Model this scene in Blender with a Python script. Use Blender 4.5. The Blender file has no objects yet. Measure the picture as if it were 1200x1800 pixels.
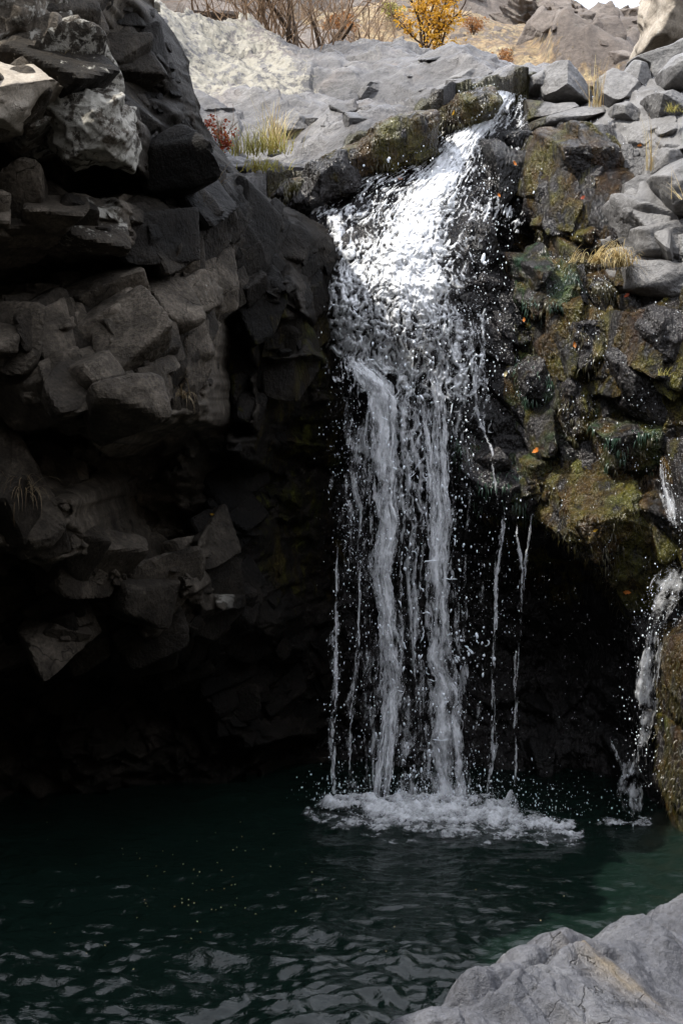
import bpy, bmesh, math, random
import numpy as np
from mathutils import Vector, Matrix

# ------------------------------------------------------------------ camera, world, sun, exposure
scene = bpy.context.scene
COL = scene.collection
F_PX, CAM_Z, V_EYE = 2800.0, 3.1, 700.0          # focal length in photo pixels, eye height, photo row of eye level
PITCH = math.atan((V_EYE - 900.0) / F_PX)
cam_d = bpy.data.cameras.new('camera')
cam_d.sensor_fit = 'VERTICAL'; cam_d.sensor_height = 36.0; cam_d.sensor_width = 24.0
cam_d.lens = 36.0 * F_PX / 1800.0
cam_d.clip_start = 0.05; cam_d.clip_end = 2000.0
cam_d.dof.use_dof = True; cam_d.dof.focus_distance = 11.5; cam_d.dof.aperture_fstop = 20.0
cam = bpy.data.objects.new('camera', cam_d); COL.objects.link(cam)
cam.location = (0, 0, CAM_Z); cam.rotation_euler = (math.pi / 2 + PITCH, 0, 0)
scene.camera = cam

SUN = np.array([-0.50, -0.06, 0.86]); SUN /= np.linalg.norm(SUN)
SUN_EL = math.asin(SUN[2]); SUN_AZ = math.atan2(SUN[0], SUN[1])
world = bpy.data.worlds.new('World'); scene.world = world; world.use_nodes = True
wn = world.node_tree.nodes; wl = world.node_tree.links
sky = wn.new('ShaderNodeTexSky'); sky.sky_type = 'NISHITA'; sky.sun_disc = False
sky.sun_elevation = SUN_EL; sky.sun_rotation = SUN_AZ
sky.air_density = 1.0; sky.dust_density = 2.0; sky.ozone_density = 1.0; sky.altitude = 1200
bg = wn['Background']; bg.inputs['Strength'].default_value = 0.13
tcw = wn.new('ShaderNodeTexCoord'); cln = wn.new('ShaderNodeTexNoise'); cln.inputs['Scale'].default_value = 2.2; cln.inputs['Detail'].default_value = 7
clr = wn.new('ShaderNodeMapRange'); clr.inputs[1].default_value = 0.28; clr.inputs[2].default_value = 0.52      # white cloud added over most of the sky, whitens it and brightens shade
clm = wn.new('ShaderNodeMix'); clm.data_type = 'RGBA'; clm.inputs[7].default_value = (9.0, 9.4, 10.4, 1)
wl.new(tcw.outputs['Generated'], cln.inputs['Vector']); wl.new(cln.outputs['Fac'], clr.inputs[0]); wl.new(clr.outputs[0], clm.inputs[0])
wl.new(sky.outputs['Color'], clm.inputs[6]); wl.new(clm.outputs[2], bg.inputs['Color'])
sun_d = bpy.data.lights.new('sun', 'SUN'); sun_d.energy = 3.5; sun_d.angle = math.radians(0.5); sun_d.color = (1.0, 0.95, 0.87)
sun = bpy.data.objects.new('sun', sun_d); COL.objects.link(sun)
sun.rotation_euler = Vector(SUN).to_track_quat('Z', 'Y').to_euler(); sun.location = (-8, 10, 20)
vs = scene.view_settings
vs.view_transform = 'Standard'; vs.look = 'None'; vs.exposure = 1.15; vs.gamma = 1.0; vs.use_curve_mapping = False
cy = scene.cycles
cy.max_bounces = 6; cy.diffuse_bounces = 2; cy.glossy_bounces = 3; cy.transmission_bounces = 3; cy.transparent_max_bounces = 16
cy.caustics_reflective = False; cy.caustics_refractive = False
cy.use_denoising = True
R = random.Random(11); NR = np.random.RandomState(5)

# ------------------------------------------------------------------ helpers: projection, noise
CP, SP = math.cos(PITCH), math.sin(PITCH)
def P(u, v, Y):
    """world point seen at photo pixel (u, v), Y metres in front of the camera"""
    dx = (u - 600.0) / F_PX; dz = (900.0 - v) / F_PX
    dy = CP - dz * SP; dzz = SP + dz * CP
    t = Y / dy
    return np.array([dx * t, Y, CAM_Z + dzz * t])
def PP(lst): return np.array([P(*q) for q in lst])
def m_px(Y): return Y / F_PX                       # metres per photo pixel at distance Y
def sstep(a, b, x):
    t = np.clip((x - a) / (b - a), 0, 1); return t * t * (3 - 2 * t)
_G = np.array([[1,1,0],[-1,1,0],[1,-1,0],[-1,-1,0],[1,0,1],[-1,0,1],[1,0,-1],[-1,0,-1],[0,1,1],[0,-1,1],[0,1,-1],[0,-1,-1],[1,1,0],[-1,1,0],[0,-1,1],[0,-1,-1]], np.float32)
def _hash(a, b, c, s):
    h = (a.astype(np.int64) * 374761393 + b.astype(np.int64) * 668265263 + c.astype(np.int64) * 1274126177 + s * 974634557) & 0xFFFFFFFF
    h = ((h ^ (h >> 13)) * 1103515245) & 0xFFFFFFFF
    h = ((h ^ (h >> 16)) * 2246822519) & 0xFFFFFFFF
    return h ^ (h >> 15)
def perlin(x, y, z, s=0):
    x, y, z = np.broadcast_arrays(np.asarray(x, np.float32), np.asarray(y, np.float32), np.asarray(z, np.float32))
    xi, yi, zi = np.floor(x), np.floor(y), np.floor(z)
    fx, fy, fz = x - xi, y - yi, z - zi
    u = fx*fx*fx*(fx*(fx*6-15)+10); v = fy*fy*fy*(fy*(fy*6-15)+10); w = fz*fz*fz*(fz*(fz*6-15)+10)
    out = 0
    for i in (0, 1):
        for j in (0, 1):
            for k in (0, 1):
                g = _G[_hash(xi + i, yi + j, zi + k, s) & 15]
                d = g[..., 0] * (fx - i) + g[..., 1] * (fy - j) + g[..., 2] * (fz - k)
                out = out + d * (u if i else 1 - u) * (v if j else 1 - v) * (w if k else 1 - w)
    return out
def fbm(x, y, z, oct=4, s=0, gain=0.5, lac=2.03):
    a, f, t = 1.0, 1.0, 0
    for o in range(oct):
        t = t + a * perlin(x * f, y * f, z * f, s + o * 17); a *= gain; f *= lac
    return t
def ridge(x, y, z, oct=4, s=0, gain=0.5):
    a, f, t = 1.0, 1.0, 0
    for o in range(oct):
        t = t + a * (1 - 2 * np.abs(perlin(x * f, y * f, z * f, s + o * 13))); a *= gain; f *= 2.07
    return t
def _r(h, k): return ((h >> k) & 1023) / 1023.0
def cells(x, z, s=0, jit=0.9):
    """2-D Worley: F1, F2, id hash, offset to the nearest point"""
    xi, zi = np.floor(x), np.floor(z)
    f1 = np.full(x.shape, 9.0); f2 = np.full(x.shape, 9.0); idh = np.zeros(x.shape, np.int64)
    ox = np.zeros(x.shape); oz = np.zeros(x.shape)
    for i in (-1, 0, 1):
        for k in (-1, 0, 1):
            h = _hash(xi + i, zi + k, xi * 0, s)
            px = i + 0.5 + jit * (_r(h, 2) - 0.5) - (x - xi); pz = k + 0.5 + jit * (_r(h, 12) - 0.5) - (z - zi)
            d = np.sqrt(px * px + pz * pz)
            n = d < f1
            f2 = np.where(n, f1, np.minimum(f2, d)); ox = np.where(n, -px, ox); oz = np.where(n, -pz, oz)
            idh = np.where(n, h, idh); f1 = np.where(n, d, f1)
    return f1, f2, idh, ox, oz
def facets(x, z, size, s=0, tilt=0.5, off=0.5, crack=0.0, warp=0.25, sx=1.0, sz=1.0, rot=0.0):
    """broken-rock relief: every cell is a plane of its own tilt; returns displacement in metres (positive = out)"""
    c, sn = math.cos(rot), math.sin(rot)
    xr, zr = (x * c - z * sn) / sx, (x * sn + z * c) / sz
    wx = fbm(xr / size * 1.1, zr / size * 1.1, 0.3, 3, s + 3) * warp; wz = fbm(xr / size * 1.1, zr / size * 1.1, 7.3, 3, s + 5) * warp
    f1, f2, h, ox, oz = cells(xr / size + wx, zr / size + wz, s)
    d = (ox * (_r(h, 3) - 0.5) + oz * (_r(h, 9) - 0.5)) * 2 * tilt + (_r(h, 14) - 0.5) * off
    if crack: d = d - crack * (1 - sstep(0, 0.09, f2 - f1))
    return d * size
def chisel(x, z, size, s=0, tilt=0.6, k=0.55, off=0.35, warp=0.15, sx=1.0, sz=1.0, rot=0.0):
    """lower envelope of tilted planes: flat faces meeting in sharp outward edges (outward metres)"""
    c, sn = math.cos(rot), math.sin(rot)
    xr, zr = (x * c - z * sn) / sx / size, (x * sn + z * c) / sz / size
    wx = xr + fbm(xr * 1.3, zr * 1.3, 0.3, 2, s + 3) * warp; wz = zr + fbm(xr * 1.3, zr * 1.3, 7.3, 2, s + 5) * warp
    xi, zi = np.floor(wx), np.floor(wz); best = np.full(x.shape, 9.0)
    for i in (-1, 0, 1):
        for j in (-1, 0, 1):
            h = _hash(xi + i, zi + j, xi * 0, s)
            dx = wx - (xi + i + 0.5 + 0.8 * (_r(h, 2) - 0.5)); dz = wz - (zi + j + 0.5 + 0.8 * (_r(h, 12) - 0.5))
            best = np.minimum(best, (_r(h, 7) - .5) * 2 * tilt * dx + (_r(h, 17) - .5) * 2 * tilt * dz + k * (dx * dx + dz * dz) + off * _r(h, 21))
    return best * size
def blocks(x, z, size, s=0, tilt=0.5, slope=3.0, depth=0.45, off=0.4, rot=0.0, jit=0.7, asp=1.5, warp=0.06):
    """jointed rock: tilted flat-topped blocks with steep sides and open joints between them (outward metres)"""
    c, sn = math.cos(rot), math.sin(rot)
    xr, zr = (x * c - z * sn) / size / asp, (x * sn + z * c) / size
    wx = xr + fbm(xr * 2, zr * 2, 0.3, 3, s + 3) * warp; wz = zr + fbm(xr * 2, zr * 2, 7.3, 3, s + 5) * warp
    xi, zi = np.floor(wx), np.floor(wz); best = np.full(x.shape, -depth)
    for i in (-1, 0, 1):
        for j in (-1, 0, 1):
            h = _hash(xi + i, zi + j, xi * 0, s); h2 = _hash(xi + i, zi + j, xi * 0, s + 77)
            dx = wx - (xi + i + 0.5 + 0.7 * (_r(h, 2) - 0.5)); dz = wz - (zi + j + 0.5 + 0.7 * (_r(h, 12) - 0.5))
            an = (_r(h, 7) - .5) * 2 * jit; ca, sa = np.cos(an), np.sin(an); a = dx * ca + dz * sa; b = -dx * sa + dz * ca
            top = off * (_r(h, 20) - .3) + (_r(h2, 2) - .5) * 2 * tilt * a + (_r(h2, 12) - .5) * 2 * tilt * b
            top2 = 0.25 + off * _r(h2, 20) * 0.5 + (_r(h2, 7) - .5) * 3.5 * tilt * a + (_r(h2, 17) - .5) * 3.5 * tilt * b
            side = np.minimum((0.42 + 0.3 * _r(h, 5) - np.abs(a)) * slope, (0.38 + 0.3 * _r(h, 15) - np.abs(b)) * slope)
            best = np.maximum(best, np.minimum(np.minimum(top, top2), side))
    return best * size
def in_poly(x, z, poly):
    """signed distance to a polygon, negative inside"""
    d = np.full(x.shape, 1e9); ins = np.zeros(x.shape, bool); n = len(poly)
    for i in range(n):
        ax, az = poly[i]; bx, bz = poly[(i + 1) % n]
        ex, ez = bx - ax, bz - az; wx, wz = x - ax, z - az
        t = np.clip((wx * ex + wz * ez) / (ex * ex + ez * ez + 1e-12), 0, 1)
        d = np.minimum(d, (wx - ex * t) ** 2 + (wz - ez * t) ** 2)
        c = ((az <= z) & (bz > z)) | ((bz <= z) & (az > z))
        with np.errstate(divide='ignore', invalid='ignore'):
            ins ^= c & (x < ax + (z - az) / (bz - az + 1e-20) * ex)
    return np.where(ins, -1, 1) * np.sqrt(d)
def line_dist(x, z, pts):
    """distance to a polyline and position 0..n-1 along it"""
    d = np.full(x.shape, 1e9); s = np.zeros(x.shape)
    for i in range(len(pts) - 1):
        ax, az = pts[i]; bx, bz = pts[i + 1]
        ex, ez = bx - ax, bz - az; wx, wz = x - ax, z - az
        t = np.clip((wx * ex + wz * ez) / (ex * ex + ez * ez + 1e-12), 0, 1)
        q = np.hypot(wx - ex * t, wz - ez * t)
        s = np.where(q < d, i + t, s); d = np.minimum(d, q)
    return d, s
class TPS:
    """smooth surface through scattered control points"""
    def __init__(self, a, b, val, reg=0.002):
        self.a, self.b = np.asarray(a, float), np.asarray(b, float); n = len(self.a)
        K = self._k(np.hypot(self.a[:, None] - self.a, self.b[:, None] - self.b)) + reg * np.eye(n)
        Pm = np.c_[np.ones(n), self.a, self.b]
        A = np.block([[K, Pm], [Pm.T, np.zeros((3, 3))]])
        self.w = np.linalg.solve(A, np.r_[np.asarray(val, float), 0, 0, 0])
    @staticmethod
    def _k(r): return r * r * np.log(r + 1e-9)
    def __call__(self, x, z):
        out = self.w[-3] + self.w[-2] * x + self.w[-1] * z
        for i in range(len(self.a)):
            out = out + self.w[i] * self._k(np.hypot(x - self.a[i], z - self.b[i]))
        return out

# ------------------------------------------------------------------ helpers: meshes and tags
def mesh_np(name, V, F, mat, parent=None, attrs=None, smooth=True, link=True):
    me = bpy.data.meshes.new(name)
    V = np.asarray(V, np.float32); F = np.asarray(F, np.int32)
    me.vertices.add(len(V)); me.vertices.foreach_set('co', V.ravel())
    k = F.shape[1]
    me.loops.add(F.size); me.loops.foreach_set('vertex_index', F.ravel())
    me.polygons.add(len(F))
    me.polygons.foreach_set('loop_start', np.arange(0, F.size, k, dtype=np.int32))
    me.polygons.foreach_set('loop_total', np.full(len(F), k, np.int32))
    me.polygons.foreach_set('use_smooth', np.full(len(F), smooth))
    me.update(calc_edges=True); me.validate()
    for nme, arr in (attrs or {}).items():
        at = me.attributes.new(nme, 'FLOAT', 'POINT'); at.data.foreach_set('value', np.asarray(arr, np.float32).ravel())
    me.materials.append(mat)
    o = bpy.data.objects.new(name, me)
    if link: COL.objects.link(o)
    if parent is not None:
        o.parent = parent
        o.matrix_parent_inverse = Matrix.Identity(4)
        if parent.location.length > 0: me.transform(Matrix.Translation(-parent.location))
    return o
def base_origin(o):
    """move a top-level mesh's origin to the middle of its base"""
    me = o.data; n = len(me.vertices); co = np.empty(n * 3, np.float32); me.vertices.foreach_get('co', co); co = co.reshape(-1, 3)
    c = Vector((float(co[:, 0].mean()), float(co[:, 1].mean()), float(co[:, 2].min())))
    me.transform(Matrix.Translation(-c)); o.location = c
    return o
def tag(o, label=None, cat=None, group=None, kind=None):
    if label: o['label'] = label
    if cat: o['category'] = cat
    if group: o['group'] = group
    if kind: o['kind'] = kind
    return o
def empty(name, loc, label, cat, group=None):
    o = bpy.data.objects.new(name, None); COL.objects.link(o); o.location = loc; o.empty_display_size = 0.2
    return tag(o, label, cat, group)
def grid_faces(nr, nc, keep=None, flip=False):
    i = np.arange(nr * nc).reshape(nr, nc)
    f = np.stack([i[:-1, :-1], i[:-1, 1:], i[1:, 1:], i[1:, :-1]], -1).reshape(-1, 4)
    if keep is not None: f = f[keep[f].all(1)]
    return f[:, ::-1] if flip else f
def compact(V, F, attrs):
    used = np.zeros(len(V), bool); used[F.ravel()] = True
    m = np.cumsum(used) - 1
    return V[used], m[F], {k: np.asarray(a).ravel()[used] for k, a in attrs.items()}
def skirt(V, F, attrs, off):
    """push the open border back so that the shell becomes a body with depth"""
    e = np.concatenate([F[:, [0, 1]], F[:, [1, 2]], F[:, [2, 3]], F[:, [3, 0]]])
    key = np.sort(e, 1); code = key[:, 0].astype(np.int64) * (len(V) + 1) + key[:, 1]
    _, inv, cnt = np.unique(code, return_inverse=True, return_counts=True)
    be = e[cnt[inv] == 1]
    bv = np.unique(be); m = np.full(len(V), -1); 
    out, n0 = [V], len(V); FF = [F]; prev = None; A = {k: [a] for k, a in attrs.items()}
    for q, o in enumerate(off):
        nv = V[bv] + np.asarray(o)
        nv = nv + 0.12 * np.stack([perlin(nv[:, 0] * 3, nv[:, 1] * 3, nv[:, 2] * 3, 70 + c) for c in range(3)], 1)
        m2 = np.full(len(V), -1); m2[bv] = n0 + np.arange(len(bv)); n0 += len(bv)
        a = be if q == 0 else prev[be]
        FF.append(np.c_[a[:, 1], a[:, 0], m2[be[:, 0]], m2[be[:, 1]]]); prev = m2; out.append(nv)
        for k in A: A[k].append(attrs[k][bv])
    return np.concatenate(out), np.concatenate(FF), {k: np.concatenate(a) for k, a in A.items()}

# ------------------------------------------------------------------ materials
def nt_new(name):
    m = bpy.data.materials.new(name); m.use_nodes = True
    t = m.node_tree; b = t.nodes['Principled BSDF']; return m, t, b
class NB:
    """small node builder"""
    def __init__(s, t): s.t = t
    def n(s, typ, **kw):
        nd = s.t.nodes.new(typ)
        for k, v in kw.items(): setattr(nd, k, v)
        return nd
    def set(s, sock, v):
        if hasattr(v, 'is_output') or isinstance(v, bpy.types.NodeSocket): s.t.links.new(v, sock)
        else: sock.default_value = v
    def noise(s, vec, scale, detail=6, rough=0.55, dist=0.0):
        nd = s.n('ShaderNodeTexNoise'); s.set(nd.inputs['Vector'], vec)
        nd.inputs['Scale'].default_value = scale; nd.inputs['Detail'].default_value = detail
        nd.inputs['Roughness'].default_value = rough; nd.inputs['Distortion'].default_value = dist
        return nd.outputs['Fac']
    def ramp(s, fac, stops):
        nd = s.n('ShaderNodeValToRGB'); s.set(nd.inputs['Fac'], fac); el = nd.color_ramp.elements
        while len(el) < len(stops): el.new(0.5)
        for e, (p, c) in zip(el, stops):
            e.position = p; e.color = (c if len(c) == 4 else (*c, 1)) if hasattr(c, '__len__') else (c, c, c, 1)
        return nd.outputs['Color']
    def mix(s, f, a, b, blend='MIX'):
        nd = s.n('ShaderNodeMix', data_type='RGBA', blend_type=blend)
        s.set(nd.inputs[0], f)
        for sk, v in ((nd.inputs[6], a), (nd.inputs[7], b)):
            if isinstance(v, tuple) and len(v) == 3: v = (*v, 1)
            s.set(sk, v)
        return nd.outputs[2]
    def math(s, op, a, b=0.0, c=None, clamp=False):
        nd = s.n('ShaderNodeMath', operation=op, use_clamp=clamp); s.set(nd.inputs[0], a); s.set(nd.inputs[1], b)
        if c is not None: s.set(nd.inputs[2], c)
        return nd.outputs[0]
    def mrange(s, v, a, b, c=0.0, d=1.0):
        nd = s.n('ShaderNodeMapRange'); s.set(nd.inputs[0], v)
        for i, q in enumerate((a, b, c, d)): s.set(nd.inputs[i + 1], q)
        return nd.outputs[0]
    def attr(s, name):
        nd = s.n('ShaderNodeAttribute', attribute_name=name); return nd.outputs['Fac']
    def coords(s, scale=(1, 1, 1), rot=(0, 0, 0)):
        tc = s.n('ShaderNodeTexCoord'); mp = s.n('ShaderNodeMapping')
        s.t.links.new(tc.outputs['Object'], mp.inputs['Vector'])
        mp.inputs['Scale'].default_value = scale; mp.inputs['Rotation'].default_value = rot
        return mp.outputs['Vector']
    def bump(s, h, strength, dist, nrm=None):
        nd = s.n('ShaderNodeBump'); nd.inputs['Strength'].default_value = strength; nd.inputs['Distance'].default_value = dist
        s.set(nd.inputs['Height'], h)
        if nrm is not None: s.set(nd.inputs['Normal'], nrm)
        return nd.outputs['Normal']

def rock_mat(name, dark, mid, light, rough=0.7, wet_rough=0.22, lichen=(0.42, 0.41, 0.36), moss=((0.035, 0.028, 0.006), (0.05, 0.055, 0.008), (0.02, 0.013, 0.006)),
             bump=0.5, scale=1.0, stretch=(1, 1, 1), crackcol=0.55, wet_shade_dark=0.4, stain=None, veins=0.0, sparkle=0.0, grit=0.35, spec=0.45):
    m, t, b = nt_new(name); N = NB(t)
    co = N.coords(stretch); co1 = N.coords()
    big = N.noise(co, 1.3 * scale, 5, 0.6, 0.4); med = N.noise(co, 6 * scale, 8, 0.65, 0.2); fine = N.noise(co1, 45 * scale, 6, 0.7)
    f = N.math('ADD', N.math('MULTIPLY', big, 0.55), N.math('MULTIPLY', med, 0.45))
    col = N.ramp(f, [(0.36, dark), (0.5, mid), (0.64, light)])
    col = N.mix(N.mrange(fine, 0.3, 0.7, 0.0, 1.0), N.mix(1.0, col, (1 - grit, 1 - grit, 1 - grit), 'MULTIPLY'), N.mix(1.0, col, (1 + grit * .8, 1 + grit * .78, 1 + grit * .75), 'MULTIPLY'))
    # hairline cracks
    vo = N.n('ShaderNodeTexVoronoi', feature='DISTANCE_TO_EDGE')
    wv = N.n('ShaderNodeVectorMath', operation='ADD'); t.links.new(co, wv.inputs[0])
    nz = N.n('ShaderNodeTexNoise'); nz.inputs['Scale'].default_value = 5; nz.inputs['Detail'].default_value = 5; t.links.new(co, nz.inputs['Vector'])
    sc = N.n('ShaderNodeVectorMath', operation='SCALE'); sc.inputs['Scale'].default_value = 0.35; t.links.new(nz.outputs['Color'], sc.inputs[0])
    t.links.new(sc.outputs[0], wv.inputs[1]); t.links.new(wv.outputs[0], vo.inputs['Vector']); vo.inputs['Scale'].default_value = 3.2 * scale
    crack = N.mrange(vo.outputs['Distance'], 0.0, 0.018, 1.0, 0.0)
    crack = N.math('MULTIPLY', crack, N.mrange(big, 0.52, 0.62))
    col = N.mix(N.math('MULTIPLY', crack, crackcol), col, (0.015, 0.013, 0.011))
    if veins:
        v2 = N.noise(N.coords((0.6, 1.3, 1.8), (0.3, 0.5, 0.4)), 1.7, 4, 0.5, 1.2)
        vein = N.mrange(N.math('ABSOLUTE', N.math('SUBTRACT', v2, 0.5)), 0.0, 0.012, 1.0, 0.0)
        col = N.mix(N.math('MULTIPLY', vein, veins), col, (0.62, 0.61, 0.58))
    if stain:
        st = N.mrange(N.noise(co1, 1.1, 5, 0.6, 0.5), 0.56, 0.68)
        col = N.mix(N.math('MULTIPLY', st, 0.8), col, stain)
    col = N.mix(N.attr('tone'), col, N.mix(1.0, col, (0.2, 0.19, 0.175), 'MULTIPLY'))
    pa = N.attr('pale'); col = N.mix(pa, col, N.ramp(f, [(0.36, (0.065, 0.062, 0.061)), (0.5, (0.115, 0.111, 0.109)), (0.64, (0.185, 0.18, 0.174))]))
    oc = N.math('MULTIPLY', N.attr('ochre'), N.mrange(N.noise(co1, 7, 6), 0.38, 0.6)); col = N.mix(oc, col, (0.33, 0.235, 0.10))
    # lichen rosettes where the attribute says so
    li = N.attr('lichen'); ln = N.noise(co1, 9, 7, 0.72, 0.3); ln2 = N.noise(co1, 26, 4, 0.6)
    lm = N.mrange(N.math('ADD', N.math('MULTIPLY', ln, 0.75), N.math('MULTIPLY', ln2, 0.25)), N.mrange(li, 0, 1, 0.8, 0.42), N.mrange(li, 0, 1, 0.86, 0.48))
    col = N.mix(N.math('MULTIPLY', lm, N.mrange(li, 0.02, 0.15)), col, N.mix(N.noise(co1, 14, 4), lichen, tuple(0.55 * c for c in lichen)))
    # moss and algae
    mo = N.attr('moss'); mn = N.noise(N.coords((1, 1, 0.45)), 7, 7, 0.65, 0.3)
    mcol = N.ramp(N.noise(N.coords((1, 1, 0.6)), 2.6, 6, 0.62, 0.4), [(0.36, moss[2]), (0.48, moss[0]), (0.62, moss[1])])
    mcol = N.mix(N.mrange(fine, 0.35, 0.65), N.mix(1.0, mcol, (0.55, 0.55, 0.55), 'MULTIPLY'), N.mix(1.0, mcol, (1.5, 1.45, 1.3), 'MULTIPLY'))
    al = N.math('MULTIPLY', N.attr('algae'), N.mrange(N.noise(co1, 5, 5), 0.4, 0.58))
    mcol = N.mix(al, mcol, (0.012, 0.055, 0.028))
    mm = N.mrange(mn, N.mrange(mo, 0, 1, 0.75, 0.25), N.mrange(mo, 0, 1, 0.85, 0.4))
    mm = N.math('MULTIPLY', mm, N.mrange(mo, 0.02, 0.15))
    wet = N.attr('wet')  # damp film; on the left cliff also a painted darkening
    col = N.mix(N.math('MULTIPLY', wet, 1.0), col, N.mix(1.0, col, (wet_shade_dark, wet_shade_dark * 0.97, wet_shade_dark * 0.95), 'MULTIPLY'))
    col = N.mix(mm, col, mcol)
    t.links.new(col, b.inputs['Base Color'])
    rr = N.math('ADD', rough - 0.08, N.math('MULTIPLY', fine, 0.16))
    wr = N.math('ADD', wet_rough, N.math('MULTIPLY', N.noise(co1, 22, 3), 0.2))
    t.links.new(N.mrange(wet, 0, 1, rr, wr), b.inputs['Roughness'])
    b.inputs['Specular IOR Level'].default_value = spec
    h = N.math('ADD', N.math('MULTIPLY', med, 0.9), N.math('MULTIPLY', fine, 0.22))
    fine2 = N.noise(co1, 150, 4, 0.65)
    h = N.math('ADD', h, N.math('MULTIPLY', fine2, 0.10))
    h = N.math('SUBTRACT', h, N.math('MULTIPLY', crack, 0.25))
    h = N.math('ADD', h, N.math('MULTIPLY', lm, N.math('MULTIPLY', li, 0.08)))
    nr = N.bump(h, bump, 0.06 / min(scale, 1.0))
    # wet film: small beads and streaks that break the highlight up
    sp = N.noise(N.coords((1, 1, 0.5)), 48, 3, 0.6); sp2 = N.noise(N.coords((1, 1, 0.3)), 18, 3, 0.6)
    hs = N.math('MULTIPLY', N.math('ADD', sp, N.math('MULTIPLY', sp2, 0.9)), N.math('ADD', N.math('MULTIPLY', wet, 0.35 + sparkle), N.math('MULTIPLY', mm, 0.9)))
    nr = N.bump(hs, 0.9, 0.03, nr)
    t.links.new(nr, b.inputs['Normal'])
    return m

M = {}
M['cliff'] = rock_mat('dark_cliff_rock', (0.020, 0.0168, 0.0132), (0.075, 0.063, 0.049), (0.20, 0.169, 0.134), rough=0.75, wet_rough=0.55, spec=0.14, bump=0.9, grit=0.55, wet_shade_dark=0.13, crackcol=0.4, lichen=(0.40, 0.38, 0.33))  # the wet mask here also paints shade, so it darkens without gloss
M['wet'] = rock_mat('wet_mossy_rock', (0.022, 0.02, 0.02), (0.045, 0.04, 0.04), (0.085, 0.078, 0.078), rough=0.6, wet_rough=0.10, bump=0.45, wet_shade_dark=0.36, sparkle=0.9, grit=0.25, crackcol=0.3,
                    moss=((0.055, 0.033, 0.007), (0.07, 0.066, 0.011), (0.03, 0.015, 0.006)))
M['grey'] = rock_mat('grey_waterworn_rock', (0.07, 0.067, 0.066), (0.128, 0.124, 0.122), (0.205, 0.2, 0.193), rough=0.5, bump=0.7, grit=0.5, crackcol=0.6, wet_shade_dark=0.45, stain=(0.13, 0.105, 0.085))
M['shelf'] = rock_mat('grey_shelf_rock', (0.03, 0.028, 0.028), (0.076, 0.072, 0.073), (0.17, 0.163, 0.158), rough=0.4, bump=0.7, grit=0.5, stretch=(0.7, 1.3, 1.3), wet_shade_dark=0.72, wet_rough=0.2, lichen=(0.31, 0.285, 0.225), moss=((0.03, 0.023, 0.007), (0.04, 0.038, 0.008), (0.016, 0.011, 0.006)), veins=0.1, crackcol=0.75, stain=(0.16, 0.13, 0.11))
M['tan'] = rock_mat('tan_lichen_rock', (0.16, 0.135, 0.105), (0.28, 0.24, 0.19), (0.40, 0.36, 0.30), rough=0.8, bump=0.7, crackcol=0.4)
M['fore'] = rock_mat('pale_bank_rock', (0.034, 0.036, 0.044), (0.068, 0.07, 0.081), (0.118, 0.12, 0.129), rough=0.45, bump=0.8, grit=0.5, crackcol=0.7)
M['hill'] = rock_mat('dry_hillside', (0.065, 0.052, 0.044), (0.125, 0.102, 0.086), (0.20, 0.17, 0.147), rough=0.9, bump=0.8, scale=0.25, lichen=(0.28, 0.29, 0.24),
                     moss=((0.22, 0.155, 0.09), (0.29, 0.23, 0.14), (0.15, 0.11, 0.08)), crackcol=0.2)
M['ground'] = rock_mat('gorge_ground', (0.04, 0.036, 0.032), (0.07, 0.064, 0.056), (0.11, 0.10, 0.09), rough=0.9, bump=0.6, scale=0.4)

def plain(name, col, rough=0.7, var=0.25, trans=0.0, spec=0.3):
    m, t, b = nt_new(name); N = NB(t)
    n = N.noise(N.coords(), 9, 4)
    c = N.mix(n, tuple(q * (1 - var) for q in col), tuple(min(1, q * (1 + var)) for q in col))
    oi = N.n('ShaderNodeAttribute', attribute_name='tint')
    c = N.mix(1.0, c, N.mix(oi.outputs['Fac'], (1, 1, 1), (0.55, 0.42, 0.3)), 'MULTIPLY')
    t.links.new(c, b.inputs['Base Color']); b.inputs['Roughness'].default_value = rough; b.inputs['Specular IOR Level'].default_value = spec
    if trans:
        tr = N.n('ShaderNodeBsdfTranslucent'); t.links.new(c, tr.inputs['Color'])
        mx = N.n('ShaderNodeMixShader'); mx.inputs[0].default_value = trans
        t.links.new(b.outputs[0], mx.inputs[1]); t.links.new(tr.outputs[0], mx.inputs[2])
        t.links.new(mx.outputs[0], t.nodes['Material Output'].inputs['Surface'])
    return m
M['twig'] = plain('bare_twig', (0.38, 0.32, 0.265), 0.8)
M['bark'] = plain('dark_bark', (0.09, 0.075, 0.062), 0.9)
M['gold'] = plain('golden_leaf', (0.56, 0.32, 0.035), 0.55, 0.3, 0.4)
M['rust'] = plain('rusty_foliage', (0.33, 0.15, 0.045), 0.7, 0.35, 0.3)
M['straw'] = plain('dry_straw', (0.62, 0.52, 0.28), 0.6, 0.2, 0.3)
M['grass'] = plain('yellow_green_grass', (0.36, 0.34, 0.10), 0.6, 0.3, 0.35)
M['dullgrass'] = plain('dull_dry_grass', (0.20, 0.155, 0.09), 0.7, 0.3, 0.2)
M['red'] = plain('red_leaf', (0.36, 0.07, 0.025), 0.5, 0.35, 0.3)
M['orange'] = plain('orange_leaf', (0.62, 0.2, 0.035), 0.45, 0.3, 0.2)
M['moss'] = plain('moss_strand', (0.055, 0.048, 0.011), 0.35, 0.4, 0.15, 0.5)
M['algae'] = plain('algae_strand', (0.02, 0.06, 0.03), 0.35, 0.4, 0.15, 0.5)

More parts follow.
